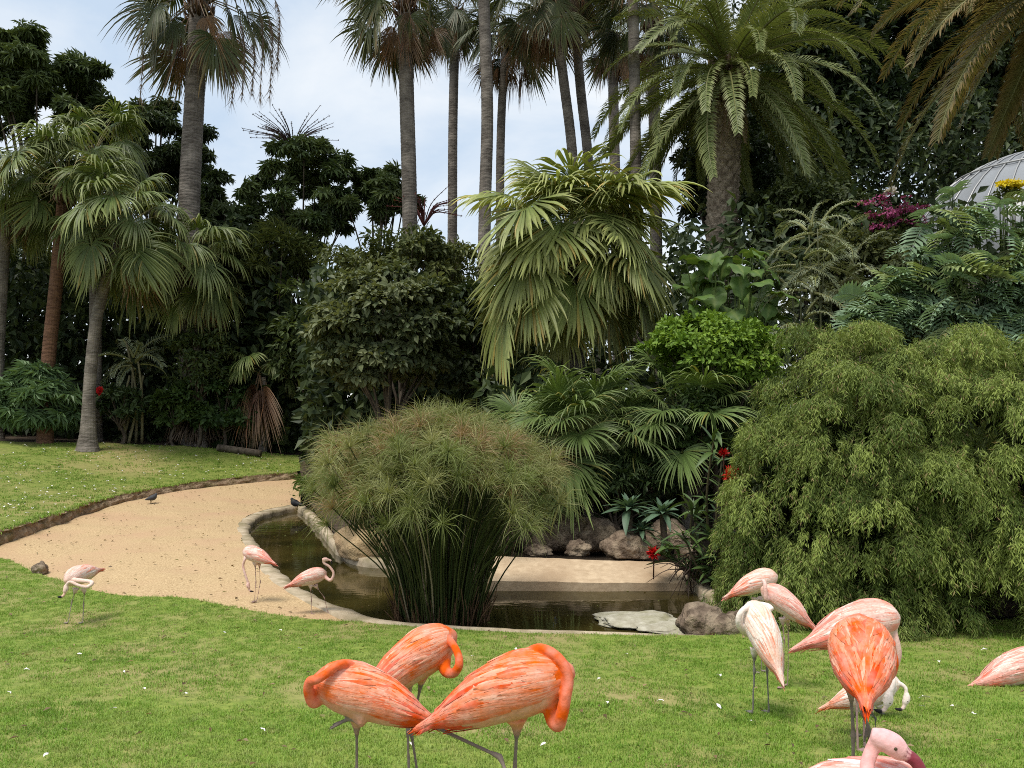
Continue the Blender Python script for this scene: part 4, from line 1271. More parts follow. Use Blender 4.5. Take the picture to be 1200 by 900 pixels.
# ------------------------------------------------------------------ papyrus clump in the pond
def papyrus(label, c, seed, n, spread, hmin, hmax, rays, name='papyrus_clump'):
    r = np.random.default_rng(seed)
    b = gp(c[0], c[1], -.12)
    root = thing(name, label, 'plant', b)
    st, um, dead = MB(), MB(), MB()
    for i in range(n):
        a = r.uniform(0, 6.283); q = math.sqrt(r.uniform())
        s = np.array([math.cos(a) * q * .44, math.sin(a) * q * .40, -.05])
        lean = q * spread * r.uniform(.7, 1.15)
        h = hmax - (hmax - hmin) * (q ** 1.5) * r.uniform(.4, 1.1) - r.uniform(0, 1) ** 2 * .45
        e = s + np.array([math.cos(a) * lean, math.sin(a) * lean * .85, h])
        m = (s * .5 + e * .5) + np.array([-math.cos(a), -math.sin(a), 0]) * lean * .22 + r.normal(0, .035, 3)
        P = catmull(np.array([s, m, e]), 4)
        g = r.uniform()
        cst = np.array((.030, .050, .014)) * (1 - g) + np.array((.085, .10, .03)) * g
        if r.uniform() < .07: cst = np.array((.34, .29, .19))
        Vt, Ft, F3 = tube(P, np.linspace(.011, .006, len(P)), 4, False)
        st.add(Vt, Ft, cst)
        # umbel
        ax = norm(P[-1] - P[-3])
        k = int(rays * r.uniform(.25, 1.15))
        dd = norm(rdir(k, r) + ax * .75)
        L = r.uniform(.16, .42, k)[:, None]
        p0 = np.tile(e, (k, 1)); m_ = p0 + dd * L * .55; t_ = m_ + norm(dd + np.array([0, 0, -.75])) * L * .5
        w = norm(np.cross(dd, rdir(k, r))) * .0024
        V = np.stack([p0 - w, p0 + w, m_ - w, m_ + w, t_], 1).reshape(-1, 3)
        F = (np.array([[0, 1, 3], [0, 3, 2], [2, 3, 4]])[None] + (np.arange(k) * 5)[:, None, None]).reshape(-1, 3)
        hue = r.uniform()
        cu = np.array((.18, .225, .07)) * (1 - hue) + np.array((.35, .345, .155)) * hue
        if r.uniform() < .16: cu = np.array((.38, .27, .15))
        um.add(V, F, np.repeat(cu * r.uniform(.8, 1.2, (k, 1)), 5, 0))
    for i in range(130):
        a = r.uniform(0, 6.283); q = r.uniform(.7, 1.1)
        s = np.array([math.cos(a) * q * .5, math.sin(a) * q * .42, -.03])
        e = s + np.array([math.cos(a) * r.uniform(-.05, .22), math.sin(a) * .12, r.uniform(.12, .5)])
        Vt, Ft, F3 = tube(np.array([s, (s + e) / 2 + r.normal(0, .02, 3), e]), np.linspace(.010, .004, 3), 4, False)
        dead.add(Vt, Ft, np.array((.15, .09, .05)) * r.uniform(.5, 1.5))
    st.build('stems', M_SEDGE, root, kind='stuff'); um.build('umbels', M_SEDGE, root, False, kind='stuff'); dead.build('dead_stubble', M_SEDGE, root, kind='stuff')
papyrus('tall papyrus clump with mop-like heads standing in the pond', (518, 727), 601, 340, .98, 1.45, 2.42, 120)
papyrus('papyrus spilling behind the main clump at the left pond end', (452, 655), 602, 150, .6, 1.1, 2.0, 110)
papyrus('papyrus heads behind the main clump near the rock pile', (560, 672), 603, 110, .55, 1.4, 2.35, 110)

# ------------------------------------------------------------------ rocks
def rock_mesh(seed, sx, sy, sz, amp=.35, sub=4, fr=1.3):
    bm = bmesh.new(); bmesh.ops.create_icosphere(bm, subdivisions=sub, radius=1)
    o = Vector((seed * 3.7, seed * 1.3, seed))
    for v in bm.verts:
        n = mnoise.noise(v.co * fr + o) * amp + mnoise.noise(v.co * fr * 2.7 + o) * amp * .4 + mnoise.noise(v.co * fr * 7 + o) * amp * .12
        vd = mnoise.voronoi(v.co * .85 + o)[0]
        n += (min(.22, vd[1] - vd[0]) - .22) * .5 * (amp / .3)
        v.co = v.co * (1 + n)
        if v.co.z < -.35: v.co.z = -.35 + (v.co.z + .35) * .3
        v.co.x *= sx; v.co.y *= sy; v.co.z *= sz
    V = np.array([v.co[:] for v in bm.verts]); F = np.array([[q.index for q in f.verts] for f in bm.faces]); bm.free()
    return V, F
def rock(label, c, w, h, dep, seed, mat=None, z=None, group='rocks round the pond', amp=.35):
    """c = (u, v of base, ground z)"""
    p = gp(c[0], c[1], c[2]); m = p[1] / FPX
    V, F = rock_mesh(seed, w * m / 2, dep / 2, h * m / 1.25, amp)
    p = p + [0, dep * .35, h * m * .22]
    o = mk('rock', V, F, mat or M_ROCK, None, True, loc=p)
    return tag(o, label, 'rock', group)
rock('grey-brown boulder at the left of the trio by the lawn edge', (826, 744, 0), 58, 31, .5, 3, amp=.26)
rock('rounded reddish boulder in the middle of the trio by the lawn edge', (851, 746, 0), 44, 24, .4, 4, amp=.26)
rock('small reddish boulder behind the trio beside the pale flamingo', (872, 742, 0), 40, 22, .45, 5, amp=.26)
rock('flat pale stone lying awash in the pond', (752, 735, -.11), 108, 8, .75, 6, M_ROCK_PALE, amp=.35)
rock('pale flat stone shelf at the water edge left of the boulders', (790, 742, -.10), 80, 7, .5, 7, M_ROCK_PALE, amp=.3)
rock('big domed boulder in the rock pile beyond the ledge', (655, 641, .20), 124, 36, 1.0, 8, amp=.26)
rock('dark squarish boulder right of the domed one', (700, 641, .22), 60, 34, .6, 9, amp=.32)
rock('small flat reddish rock on the ledge back edge', (679, 650, .20), 30, 15, .3, 10)
rock('low dark flat rock at the left end of the ledge', (631, 650, .2), 32, 11, .3, 11)
rock('layered brown rock under the blue-green rosettes', (735, 652, .2), 66, 26, .6, 12, amp=.3)
rock('reddish boulder right of the rosettes', (783, 640, .24), 58, 27, .6, 13, amp=.3)
rock('sandy mound of rock behind the papyrus at left', (425, 652, .0), 76, 34, 1.2, 14, M_SAND, amp=.2)
rock('small grey stone at the foot of the red flower plant', (806, 656, .15), 26, 18, .25, 15)
rock('small stone at the left tip of the lawn by the sand', (43, 672, 0), 16, 12, .25, 16, M_ROCK)

# ------------------------------------------------------------------ rosettes
def agave(label, c, n, L, seed):
    p = at(*c); b = np.array([p[0], p[1], ground_z(p[0], p[1])]); r = np.random.default_rng(seed)
    root = thing('rosette_plant', label, 'plant', b, 'blue-green rosette plants on the rocks')
    mb = MB(); addtube(mb, np.array([b - b, (p - b) * .5 + [.03, 0, 0], p - b]), [.06, .05, .05], 7, (.14, .10, .07)); mb.build('stem', M_BARK, root)
    me = []
    for k in range(3):
        V, C = [], []
        for i in range(8):
            t = i / 7; w = .13 * math.sin(math.pi * (.12 + .88 * t)) ** .8 * (1 if i < 7 else 0)
            for s in (-1, 0, 1):
                V.append([t, s * w, .10 * t - (.15 + .22 * k) * t * t + .3 * w * abs(s)])
                C.append(np.array((.085, .14, .085)) * (1.25 if s == 0 else 1))
        F = [[i * 3 + j, i * 3 + j + 1, i * 3 + j + 4, i * 3 + j + 3] for i in range(7) for j in (0, 1)]
        me.append(mkmesh('leaf', np.array(V), np.array(F), M_LEAF_GLOSSY, np.array(C), True))
    for i in range(n):
        t = i / n; o = link('leaf', me[r.integers(3)], root); o.location = p - b
        o.rotation_euler = (r.normal(0, .15), -math.radians(75 - 95 * t), i * 2.39996)
        s = L * (.6 + .4 * t) * r.uniform(.85, 1.1); o.scale = (s, s, s)
agave('blue-green rosette plant left one of the pair above the rocks', (737, 597, 12.7), 30, .46, 1)
agave('blue-green rosette plant right one of the pair above the rocks', (776, 602, 12.5), 26, .42, 2)
agave('grey-green rosette hanging low under the pair', (752, 622, 12.6), 18, .34, 3)

# ------------------------------------------------------------------ red flower plant beside the weeping shrub
def strap_mesh(w, L, col, seed, sag):
    V, C = [], []
    for i in range(8):
        t = i / 7; ww = w * math.sin(math.pi * (.15 + .85 * t)) ** .7 * (1 if i < 7 else 0)
        for s in (-1, 0, 1):
            V.append([t * L * (1 - .15 * sag * t), s * ww, -sag * L * t * t * .6 + .35 * ww * abs(s)]); C.append(np.asarray(col) * (1.2 if s == 0 else 1))
    F = [[i * 3 + j, i * 3 + j + 1, i * 3 + j + 4, i * 3 + j + 3] for i in range(7) for j in (0, 1)]
    return mkmesh('leaf', np.array(V), np.array(F), M_LEAF_GLOSSY, np.array(C), True)
STRAP = [strap_mesh(.026, .36, (.06, .10, .03), 1, .5), strap_mesh(.032, .34, (.08, .13, .035), 2, .8), strap_mesh(.024, .38, (.05, .085, .035), 3, .2)]
def canna(label, base, tips, flowers, seed, group=None):
    b = at(*base); b[2] = ground_z(b[0], b[1]); r = np.random.default_rng(seed)
    root = thing('red_flower_plant', label, 'plant', b, group); mb = MB()
    for (u, v, d) in tips:
        e = at(u, v, d); s = b + r.normal(0, .1, 3) * [1, .6, 0]
        P = catmull(np.array([s, (s + e) / 2 + r.normal(0, .08, 3), e]), 7)
        addtube(mb, P, np.linspace(.022, .011, len(P)), 6, np.array((.10, .085, .045)) * r.uniform(.7, 1.3))
        for k in range(22):
            q = P[r.integers(2, len(P))] if k > 6 else P[-1 - r.integers(0, 3)]
            o = link('leaf', STRAP[r.integers(3)], root); o.location = q - b
            o.rotation_euler = (r.normal(0, .3), -r.uniform(-.2, 1.1), r.uniform(0, 6.28)); s_ = r.uniform(.7, 1.15); o.scale = (s_, s_, s_)
    mb.build('stems', M_LEAF, root, off=b)
    for (u, v, d, rad) in flowers:
        f = MB(); c = at(u, v, d); k = 90
        dd = norm(rdir(k, r) + [0, -.2, .3]); L = rad * r.uniform(.6, 1.1, k)
        ax = dd; V, F = inst(LEAF2[0], LEAF2[1], np.tile(c, (k, 1)), frames(ax, rdir(k, r)), np.stack([L, L * .28, L], 1))
        f.add(V, F, np.repeat(np.array((.58, .016, .018)) * r.uniform(.6, 1.25, (k, 1)), 4, 0))
        addtube(f, np.array([c - [0, -.02, .35], c - [0, 0, .15], c]), [.01, .01, .012], 5, (.12, .05, .03))
        f.build('flower', M_LEAF, root, off=b)
canna('tall leafy plant with bright red flowers beside the weeping shrub', (838, 690, 11.2), [(838, 505, 10.7), (858, 560, 10.45), (812, 590, 11.2), (846, 540, 11.2), (830, 620, 11), (850, 640, 10.9), (800, 625, 11.1)], [(857, 557, 10.3, .13), (848, 531, 10.6, .08)], 1)
canna('leafy plant with one red bloom arching over the ledge', (820, 690, 11.5), [(790, 640, 11.5), (815, 600, 11.6), (835, 655, 11.3), (772, 650, 11.5)], [(766, 648, 11.45, .12)], 2)
# small roots and twigs hanging to the water
b_ = at(822, 690, 11.4); b_[2] = 0
rt = thing('hanging_roots', 'dark tangle of roots and twigs hanging from the bank into the pond', 'roots', b_)
mb = MB(); r = np.random.default_rng(9)
for i in range(70):
    s = at(r.uniform(800, 850), r.uniform(640, 675), 11.3 + r.uniform(-.2, .3)); e = s + np.array([r.normal(0, .15), r.normal(0, .1), -r.uniform(.2, .6)]); e[2] = max(e[2], -.13)
    addtube(mb, catmull(np.array([s, (s + e) / 2 + r.normal(0, .06, 3), e]), 4), [.012, .01, .009, .008, .007, .006, .005, .004, .003], 4, np.array((.075, .05, .035)) * r.uniform(.5, 1.4))
for i in range(10):
    s = at(805, 668, 11.3); e = at(r.uniform(735, 800), r.uniform(650, 690), 11.25)
    P = catmull(np.array([s, (s + e) / 2 + [0, 0, .08], e]), 4); addtube(mb, P, np.linspace(.008, .003, len(P)), 4, (.07, .045, .035))
mb.build('root_tangle', M_SKIN, rt, off=b_)
# leafy fringe at the left pond end and small plants
shrub('pond_side_plant', 'small bright leafy plant at the left end of the pond', 'plant', (356, 575, 20.6), (9, 20), .3, 8, .14, 140, LEAF4, .22, (.06, .11, .02), (.12, .18, .04), 611, M_LEAF, .03, None, width=.3)
shrub('leafy_shrub', 'shadowed shrub behind the rock pile under the low palms', 'shrub', (720, 570, 13.6), (90, 50), .5, 24, .22, 2200, LEAF4, .15, (.02, .04, .012), (.06, .09, .03), 612, M_LEAF, .04, None, width=.4)
shrub('leafy_shrub', 'shadowed shrub between the papyrus and the low palms', 'shrub', (590, 545, 15.5), (60, 60), .7, 24, .3, 2000, LEAF4, .17, (.02, .04, .012), (.06, .085, .03), 613, M_LEAF, .05, None, width=.4)

# thin cane stems, dead hanging frond, red hibiscus, log
def canes(label, base, tips, seed, col):
    b = at(*base); b[2] = ground_z(b[0], b[1]); root = thing('cane_cluster', label, 'plant', b); mb = MB(); r = np.random.default_rng(seed)
    for (u, v, d) in tips:
        e = at(u, v, d); s = b + r.normal(0, .2, 3) * [1, 1, 0]
        P = catmull(np.array([s, (s + e) / 2 + r.normal(0, .1, 3), e]), 6); addtube(mb, P, np.linspace(.05, .03, len(P)), 6, np.asarray(col) * r.uniform(.7, 1.2))
    mb.build('canes', M_SKIN, root, off=b)
    top = np.mean([at(*t) for t in tips], 0) - b
    place_fronds(root, top, FROND_SETS['reed'], 12, 70, -20, seed, 1.0)
canes('cluster of slender bare canes between the pale trunk and the hanging frond', (152, 512, 27), [(148, 400, 27), (156, 430, 27.1), (160, 410, 26.9), (168, 440, 27.1), (152, 440, 26.8)], 21, (.19, .17, .09))
FROND_SETS['dead_big'] = (np.array([-70.]), [[fan_frond(-70, .5, 1.9, 40, 70, 2.4, (.15, .075, .04), (.28, .19, .11), 77, (.2, .13, .08), .6, .3, .12, 1, .03, 20).mesh('frond', M_FROND, False)]])
p = at(308, 442, 27.9); b = np.array([p[0], p[1], ground_z(p[0], p[1])])
rt = thing('dead_fan_palm', 'brown dead fan palm fronds hanging beside the dark shrub', 'palm', b)
palm_trunk(rt, np.array([b - [0, 0, .1], (b + p) / 2 + [.1, .2, 0], p]), .12, .1, M_TRUNK, off=b, k=10)
place_fronds(rt, p - b, FROND_SETS['dead_big'], 7, -68, -72, 31, .95, name='dead_frond', az=(-170, -10))
place_fronds(rt, p - b + [0, 0, .2], FROND_SETS['left_fan'], 9, 60, 0, 32, .6)
pf = at(117, 458, 25.9)
mb = MB(); r = np.random.default_rng(2); k = 26
V, F = inst(LEAF4[0], LEAF4[1], np.tile(pf, (k, 1)), frames(norm(rdir(k, r) + [0, -.6, .1]), rdir(k, r)), np.full((k, 1), .15)); mb.add(V, F, (.5, .02, .03))
for o in list(bpy.data.objects):
    if o.get('label', '').startswith('dark leafy shrub with a red flower'):
        mb.build('flower', M_LEAF, o, off=np.array(o.location))
pl = [at(255, 524, 26.9), at(282, 522, 26.9), at(306, 523, 26.9)]
pl = [np.array([q[0], q[1], float(zback(q[0], q[1])[0]) + .11]) for q in pl]
mb = MB(); addtube(mb, catmull(np.array(pl), 5), .11, 9, (1, 1, 1)); lg = mb.build('fallen_log', M_BARK); tag(lg, 'dark fallen log at the edge of the back lawn', 'log')
# fibrous root mound at the foot of the tall left palm
b = at(229, 516, 28.15); b[2] = float(zbed(b[0], b[1])[0]); rt = thing('root_mound', 'fibrous mound of roots around the tall left palm foot', 'roots', b); mb = MB(); r = np.random.default_rng(8)
for i in range(160):
    a = r.uniform(0, 6.28); d = np.array([math.cos(a), math.sin(a), 0]); s = d * .42 + [0, 0, r.uniform(.2, 1.1)]; e = d * r.uniform(.6, 1.05) + [0, 0, r.uniform(-.02, .15)]
    addtube(mb, np.array([s, (s + e) / 2 + d * .12, e]), [.03, .025, .012], 4, np.array((.12, .085, .06)) * r.uniform(.5, 1.4))
mb.build('root_mass', M_SKIN, rt, kind='stuff')

# ------------------------------------------------------------------ greenhouse dome
def greenhouse():
    c = at(1226, 335, 23.5); g = ground_z(c[0], c[1]); R = 3.85; zc = c[2]; H = 3.7
    b = np.array([c[0], c[1], g])
    root = thing('greenhouse', 'grey ribbed greenhouse dome behind the philodendron', 'greenhouse', b)
    m, N, L = newmat('greenhouse_film'); p = N('ShaderNodeBsdfPrincipled'); p.inputs['Base Color'].default_value = (.26, .275, .295, 1); p.inputs['Roughness'].default_value = .28
    o = N('ShaderNodeOutputMaterial'); L(p.outputs[0], o.inputs[0])
    m2, N, L = newmat('greenhouse_metal'); p = N('ShaderNodeBsdfPrincipled'); p.inputs['Base Color'].default_value = (.40, .40, .40, 1); p.inputs['Roughness'].default_value = .4; p.inputs['Metallic'].default_value = .3
    o = N('ShaderNodeOutputMaterial'); L(p.outputs[0], o.inputs[0])
    n = 40; ph = np.linspace(0, math.pi / 2 * .97, 12)
    def pt(a, f, k=1.0): return np.array([math.cos(a) * math.cos(f) * R * k, math.sin(a) * math.cos(f) * R * k, zc - g + math.sin(f) * H * k])
    V, F = [], []
    for f in ph:
        V += [pt(0.004, f), pt(math.pi / n, f, .995), pt(2 * math.pi / n - .004, f)]
    for i in range(len(ph) - 1):
        for j in (0, 1): F.append([i * 3 + j, i * 3 + j + 1, i * 3 + j + 4, i * 3 + j + 3])
    pm = mkmesh('panel', np.array(V), np.array(F), m, None, True)
    rb = MB(); addtube(rb, np.array([pt(0, f, 1.006) for f in ph]), .02, 6)
    rm = rb.mesh('rib', m2)
    for i in range(n):
        for nm, me in (('panel', pm), ('rib', rm)):
            o = link(nm, me, root); o.rotation_euler = (0, 0, 2 * math.pi * i / n)
    for f in (0.02, .5, .95):
        mb = MB(); addtube(mb, np.array([pt(a, f, 1.01) for a in np.linspace(0, 2 * math.pi, 65)]), .03, 5); mb.build('hoop', m2, root)
    a = np.linspace(0, 2 * math.pi, 65)[:-1]; k = len(a)
    ro, ri = R * .99, R * .93
    V = np.vstack([np.c_[np.cos(a) * q, np.sin(a) * q, np.full(k, z)] for q, z in ((ro, -.3), (ro, zc - g - .02), (ri, zc - g - .02), (ri, -.3))])
    j = np.arange(k); j2 = (j + 1) % k
    F = np.concatenate([np.stack([i * k + j, i * k + j2, ((i + 1) % 4) * k + j2, ((i + 1) % 4) * k + j], -1) for i in range(4)])
    mk('wall', V, F, M_HUT, None, False, parent=root)
greenhouse()

# ------------------------------------------------------------------ flamingos
XS = np.array([-.40, -.34, -.26, -.16, -.06, .04, .13, .20, .25, .275])
ZC = np.array([-.055, -.050, -.035, -.015, .000, .008, .012, .012, .010, .008])
RY = np.array([.014, .042, .080, .106, .118, .125, .115, .088, .052, .008])
RZ = np.array([.014, .038, .080, .116, .130, .142, .132, .102, .060, .008])
_xd = np.linspace(XS[0], XS[-1], 220)
def _sm(a):
    y = np.interp(_xd, XS, a)
    k = np.ones(15) / 15
    return np.convolve(np.pad(y, 7, 'edge'), k, 'valid')
_zc, _ry, _rz = _sm(ZC), _sm(RY), _sm(RZ)
def bsurf(x, th):
    """body surface point, normal, across vector"""
    zc = np.interp(x, _xd, _zc); ry = np.interp(x, _xd, _ry); rz = np.interp(x, _xd, _rz)
    p = np.array([x, math.cos(th) * ry, zc + math.sin(th) * rz])
    n = norm(np.array([0, math.cos(th) / max(ry, .01), math.sin(th) / max(rz, .01)]))
    return p, n, norm(np.array([0, -math.sin(th) * ry, math.cos(th) * rz]))

PAL_CORAL = dict(body=(.68, .17, .075), pale=(.80, .43, .31), mid=(.74, .18, .072), deep=(.68, .07, .022), neck=(.76, .155, .065), leg=(.21, .165, .14), belly=(.72, .33, .22))
PAL_PALE = dict(body=(.76, .50, .41), pale=(.86, .76, .70), mid=(.78, .42, .32), deep=(.72, .16, .09), neck=(.80, .58, .50), leg=(.30, .235, .22), belly=(.68, .52, .45))
PAL_WHITE = dict(body=(.78, .66, .58), pale=(.87, .82, .77), mid=(.80, .56, .44), deep=(.74, .17, .06), neck=(.82, .70, .63), leg=(.17, .16, .14), belly=(.72, .62, .55))
PAL_PINK = dict(body=(.76, .45, .37), pale=(.85, .70, .63), mid=(.76, .33, .26), deep=(.70, .16, .11), neck=(.80, .50, .44), leg=(.40, .26, .24), belly=(.70, .50, .45))

def foot_at(u, Y):
    z = 0.
    for _ in range(4):
        x = (u - 600) / FPX * (Y * CP + (z - CAMH) * SP)
        z = surf_z(x, Y)
    return np.array([x, Y, z])
def surf_z(x, y):
    q = np.array([[x, y]])
    if pip(q, sand_poly)[0]: return float(zsand(x, y)[0])
    if pip(q, pond_poly)[0]: return -.02
    return float(z_near(x, y)[0]) if y < 12 else float(zback(x, y)[0])

def flamingo(label, bc, yaw, pitch, s, neck, legs, pal, seed, head=None, vox=.0058, wing_open=0, neck_r=1.0, legcol=None, roll=0, tail=1.0, nf=1.0, fat=1.0):
    r = np.random.default_rng(seed)
    if bc[2] > 4.5: vox = .0078
    Cb = at(*bc)
    root = thing('flamingo', label, 'flamingo', (Cb[0], Cb[1], surf_z(Cb[0], Cb[1])), 'flamingos')
    off = np.array(root.location)
    y, p = math.radians(yaw), math.radians(pitch)
    Rz = np.array([[math.cos(y), -math.sin(y), 0], [math.sin(y), math.cos(y), 0], [0, 0, 1]])
    Ry = np.array([[math.cos(p), 0, -math.sin(p)], [0, 1, 0], [math.sin(p), 0, math.cos(p)]])
    q = math.radians(roll); Rx = np.array([[1, 0, 0], [0, math.cos(q), -math.sin(q)], [0, math.sin(q), math.cos(q)]])
    Rm = Rz @ Ry @ Rx
    W_ = lambda v: Cb + Rm @ (np.asarray(v, float) * s)
    body = MB()
    # trunk of the bird
    xs = np.linspace(XS[0], XS[-1], 44); k = 26; V = []
    th = np.arange(k) * 2 * math.pi / k
    for x in xs:
        zc = np.interp(x, _xd, _zc); ry = max(np.interp(x, _xd, _ry), .006); rz = max(np.interp(x, _xd, _rz), .006)
        V.append(np.c_[np.full(k, x), np.cos(th) * ry, zc + np.sin(th) * rz])
    V = np.concatenate(V); n = len(xs)
    i = np.arange(n - 1)[:, None] * k; j = np.arange(k)[None]; j2 = (j + 1) % k
    F = np.stack([i + j, i + j2, i + k + j2, i + k + j], -1).reshape(-1, 4)
    up = V[:, 2] / .14
    cb_ = np.where((up < -.25)[:, None], np.asarray(pal['belly']), np.asarray(pal['body']))
    Vw = (V * [s, s * fat, s]) @ Rm.T + Cb
    n0 = body.n; body.add(Vw, F, cb_)
    body.F4.append(np.array([[0, k - 1 - q_, k - 2 - q_, k - 2 - q_] for q_ in range(0)]).reshape(-1, 4).astype(int))
    caps = [list(range(k))[::-1], [(n - 1) * k + q_ for q_ in range(k)]]
    tri = []
    for cp in caps:
        for a in range(1, k - 1): tri.append([cp[0] + n0, cp[a] + n0, cp[a + 1] + n0])
    body.F3.append(np.array(tri))
    # neck
    NP = [W_((.12, 0, .01)), W_((.19, 0, .0))]
    npx = [at(a[0], a[1], bc[2] + a[2]) for a in neck]
    NP = catmull(np.array(NP + npx), 9)
    t = np.linspace(0, 1, len(NP))
    rad = np.interp(t, [0, .14, .3, .55, 1], [.064, .045, .029, .0235, .022]) * s * neck_r
    nc = np.asarray(pal['neck'])
    tt = np.clip((t - .1) / .2, 0, 1)[:, None]
    cN = np.repeat(np.vstack([np.asarray(pal['body']) * (1 - tt) + nc * tt]), 12, 0)
    Vt, Ft, F3 = tube(NP, rad, 12)
    cN = np.vstack([cN, cN[:1], cN[-1:]])
    n0 = body.n; body.add(Vt, Ft, cN); body.F3.append(F3 + n0)
    # head and bill
    eyes = []
    if head:
        E = NP[-1]
        fd = norm(np.array(at(*head['to'][:2], bc[2] + head['to'][2])) - E)
        dn = np.array([0, 0, -1.0]) if 'down' not in head else norm(np.array(head['down'], float))
        dn = norm(dn - fd * (dn @ fd))
        hs = s * head.get('k', 1.0)
        hp = np.array([E - fd * .02 * hs, E + fd * .01 * hs - dn * .006 * hs, E + fd * .04 * hs - dn * .008 * hs, E + fd * .07 * hs, E + fd * .088 * hs + dn * .004 * hs])
        Vt, Ft, F3 = tube(catmull(hp, 10), np.interp(np.linspace(0, 1, 41), [0, .25, .55, .85, 1], [.024, .034, .036, .027, .018]) * hs, 12)
        n0 = body.n; body.add(Vt, Ft, pal.get('head', pal['neck'])); body.F3.append(F3 + n0)
        b0 = E + fd * .078 * hs
        bp = np.array([b0, b0 + fd * .035 * hs + dn * .004 * hs, b0 + fd * .062 * hs + dn * .026 * hs, b0 + fd * .070 * hs + dn * .062 * hs, b0 + fd * .064 * hs + dn * .092 * hs])
        bp = catmull(bp, 10); tb = np.linspace(0, 1, len(bp))
        br = np.interp(tb, [0, .3, .6, .85, 1], [.021, .019, .0185, .013, .005]) * hs
        ccb = np.where((tb < head.get('tip', .45))[:, None], np.asarray(head.get('base', (.80, .60, .54))), np.array((.018, .016, .018)))
        Vt, Ft, F3 = tube(bp, br, 10)
        cc = np.repeat(ccb, 10, 0); cc = np.vstack([cc, cc[:1], cc[-1:]])
        n0 = body.n; body.add(Vt, Ft, cc); body.F3.append(F3 + n0)
        sd_ = norm(np.cross(fd, dn))
        for sg in (-1, 1):
            eyes.append(E + fd * .050 * hs - dn * .010 * hs + sd_ * sg * .0325 * hs)
    # legs: (hip, ankle, end, planted)
    lc = np.asarray(legcol or pal['leg'])
    for lg in legs:
        hip = at(lg[0][0], lg[0][1], bc[2] + lg[0][2])
        pts = [hip * .8 + Cb * .2, hip] + [at(a[0], a[1], bc[2] + a[2]) for a in lg[1]]
        planted = len(lg) > 2 and lg[2] is not None
        if planted: pts.append(foot_at(lg[2][0], bc[2] + lg[2][1]) + [0, 0, .012])
        pts = np.array(pts)
        P = [pts[0]]; Rr = [.045 * s]
        for a in range(len(pts) - 1):
            for f in (.12, .3, .5, .7, .88, 1.0):
                P.append(pts[a] * (1 - f) + pts[a + 1] * f)
        P = np.array(P)
        L = np.r_[0, np.cumsum(np.linalg.norm(np.diff(P, axis=0), axis=1))]
        lh = np.linalg.norm(pts[1] - pts[0])
        joints = np.cumsum(np.linalg.norm(np.diff(pts, axis=0), axis=1))
        rad = np.full(len(P), .0092 * s)
        rad = np.where(L < joints[0] + .05 * s, np.interp(L, [0, joints[0], joints[0] + .05 * s], [.055 * s, .030 * s, .0105 * s]), rad)
        for jn in joints[1:-1] if len(joints) > 2 else []:
            rad = rad + .006 * s * np.exp(-((L - jn) / (.022 * s)) ** 2)
        Vt, Ft, F3 = tube(P, rad, 8)
        m_ = np.clip((L - joints[0] * .7) / (.05 * s), 0, 1)[:, None]
        cc = np.repeat(np.asarray(pal['belly']) * (1 - m_) + lc * m_, 8, 0); cc = np.vstack([cc, cc[:1], cc[-1:]])
        n0 = body.n; body.add(Vt, Ft, cc); body.F3.append(F3 + n0)
        end = pts[-1]
        fw = Rz @ np.array([1.0, 0, 0])
        if not planted:
            fw = norm(pts[-1] - pts[-2]) if len(lg) < 4 else norm(np.array(lg[3], float))
        lat = norm(np.cross(fw, [0, 0, 1]) + 1e-6)
        for a in (-.5, 0, .5):
            td = norm(fw + lat * a)
            Vt, Ft, F3 = tube(np.array([end, end + td * .05 * s, end + td * .085 * s]), [.0105 * s, .0085 * s, .006 * s], 6)
            n0 = body.n; body.add(Vt, Ft, lc * .8); body.F3.append(F3 + n0)
        Vw = np.array([end, end + norm(fw - lat * .5) * .07 * s, end + fw * .07 * s, end + norm(fw + lat * .5) * .07 * s])
        if planted:
            for sgn in (.007,):
                top_ = Vw + [0, 0, .004]; bot_ = Vw - [0, 0, .006]
                n0 = body.n; body.add(np.vstack([top_, bot_]), [[0, 1, 2], [0, 2, 3], [4, 6, 5], [4, 7, 6], [0, 4, 5], [0, 5, 1], [0, 3, 7], [0, 7, 4], [1, 5, 6], [1, 6, 2], [2, 6, 7], [2, 7, 3]], lc * .8)
    body.F4 = [f for f in body.F4 if len(f)]
    V, F, C = body.arr()
    V = V - off
    me = mkmesh('body_source', V, F, M_FEATHER, None, True)
    tmp = bpy.data.objects.new('tmp', me); COL.objects.link(tmp)
    md = tmp.modifiers.new('r', 'REMESH'); md.mode = 'VOXEL'; md.voxel_size = vox; md.use_smooth_shade = True
    ms = tmp.modifiers.new('s', 'SMOOTH'); ms.factor = .5; ms.iterations = 2
    dg = bpy.context.evaluated_depsgraph_get(); dg.update()
    bm_ = bpy.data.meshes.new_from_object(tmp.evaluated_get(dg))
    bpy.data.objects.remove(tmp); bpy.data.meshes.remove(me)
    nv = len(bm_.vertices); co = np.zeros(nv * 3, np.float32); bm_.vertices.foreach_get('co', co); co = co.reshape(-1, 3)
    kd = kdtree.KDTree(len(V))
    for a, v in enumerate(V): kd.insert(v, a)
    kd.balance()
    ca = np.ones((nv, 4), np.float32)
    for a, v in enumerate(co):
        w_ = [(1 / (d_ + 1e-4), i_) for _, i_, d_ in kd.find_n(v, 4)]
        sw = sum(q_[0] for q_ in w_)
        ca[a, :3] = sum(C[i_] * q_ for q_, i_ in w_) / sw
    at_ = bm_.color_attributes.new('Col', 'FLOAT_COLOR', 'POINT'); at_.data.foreach_set('color', ca.ravel())
    bm_.materials.clear(); bm_.materials.append(M_FEATHER)
    bm_.name = 'body'
    body_o = link('body', bm_, root)
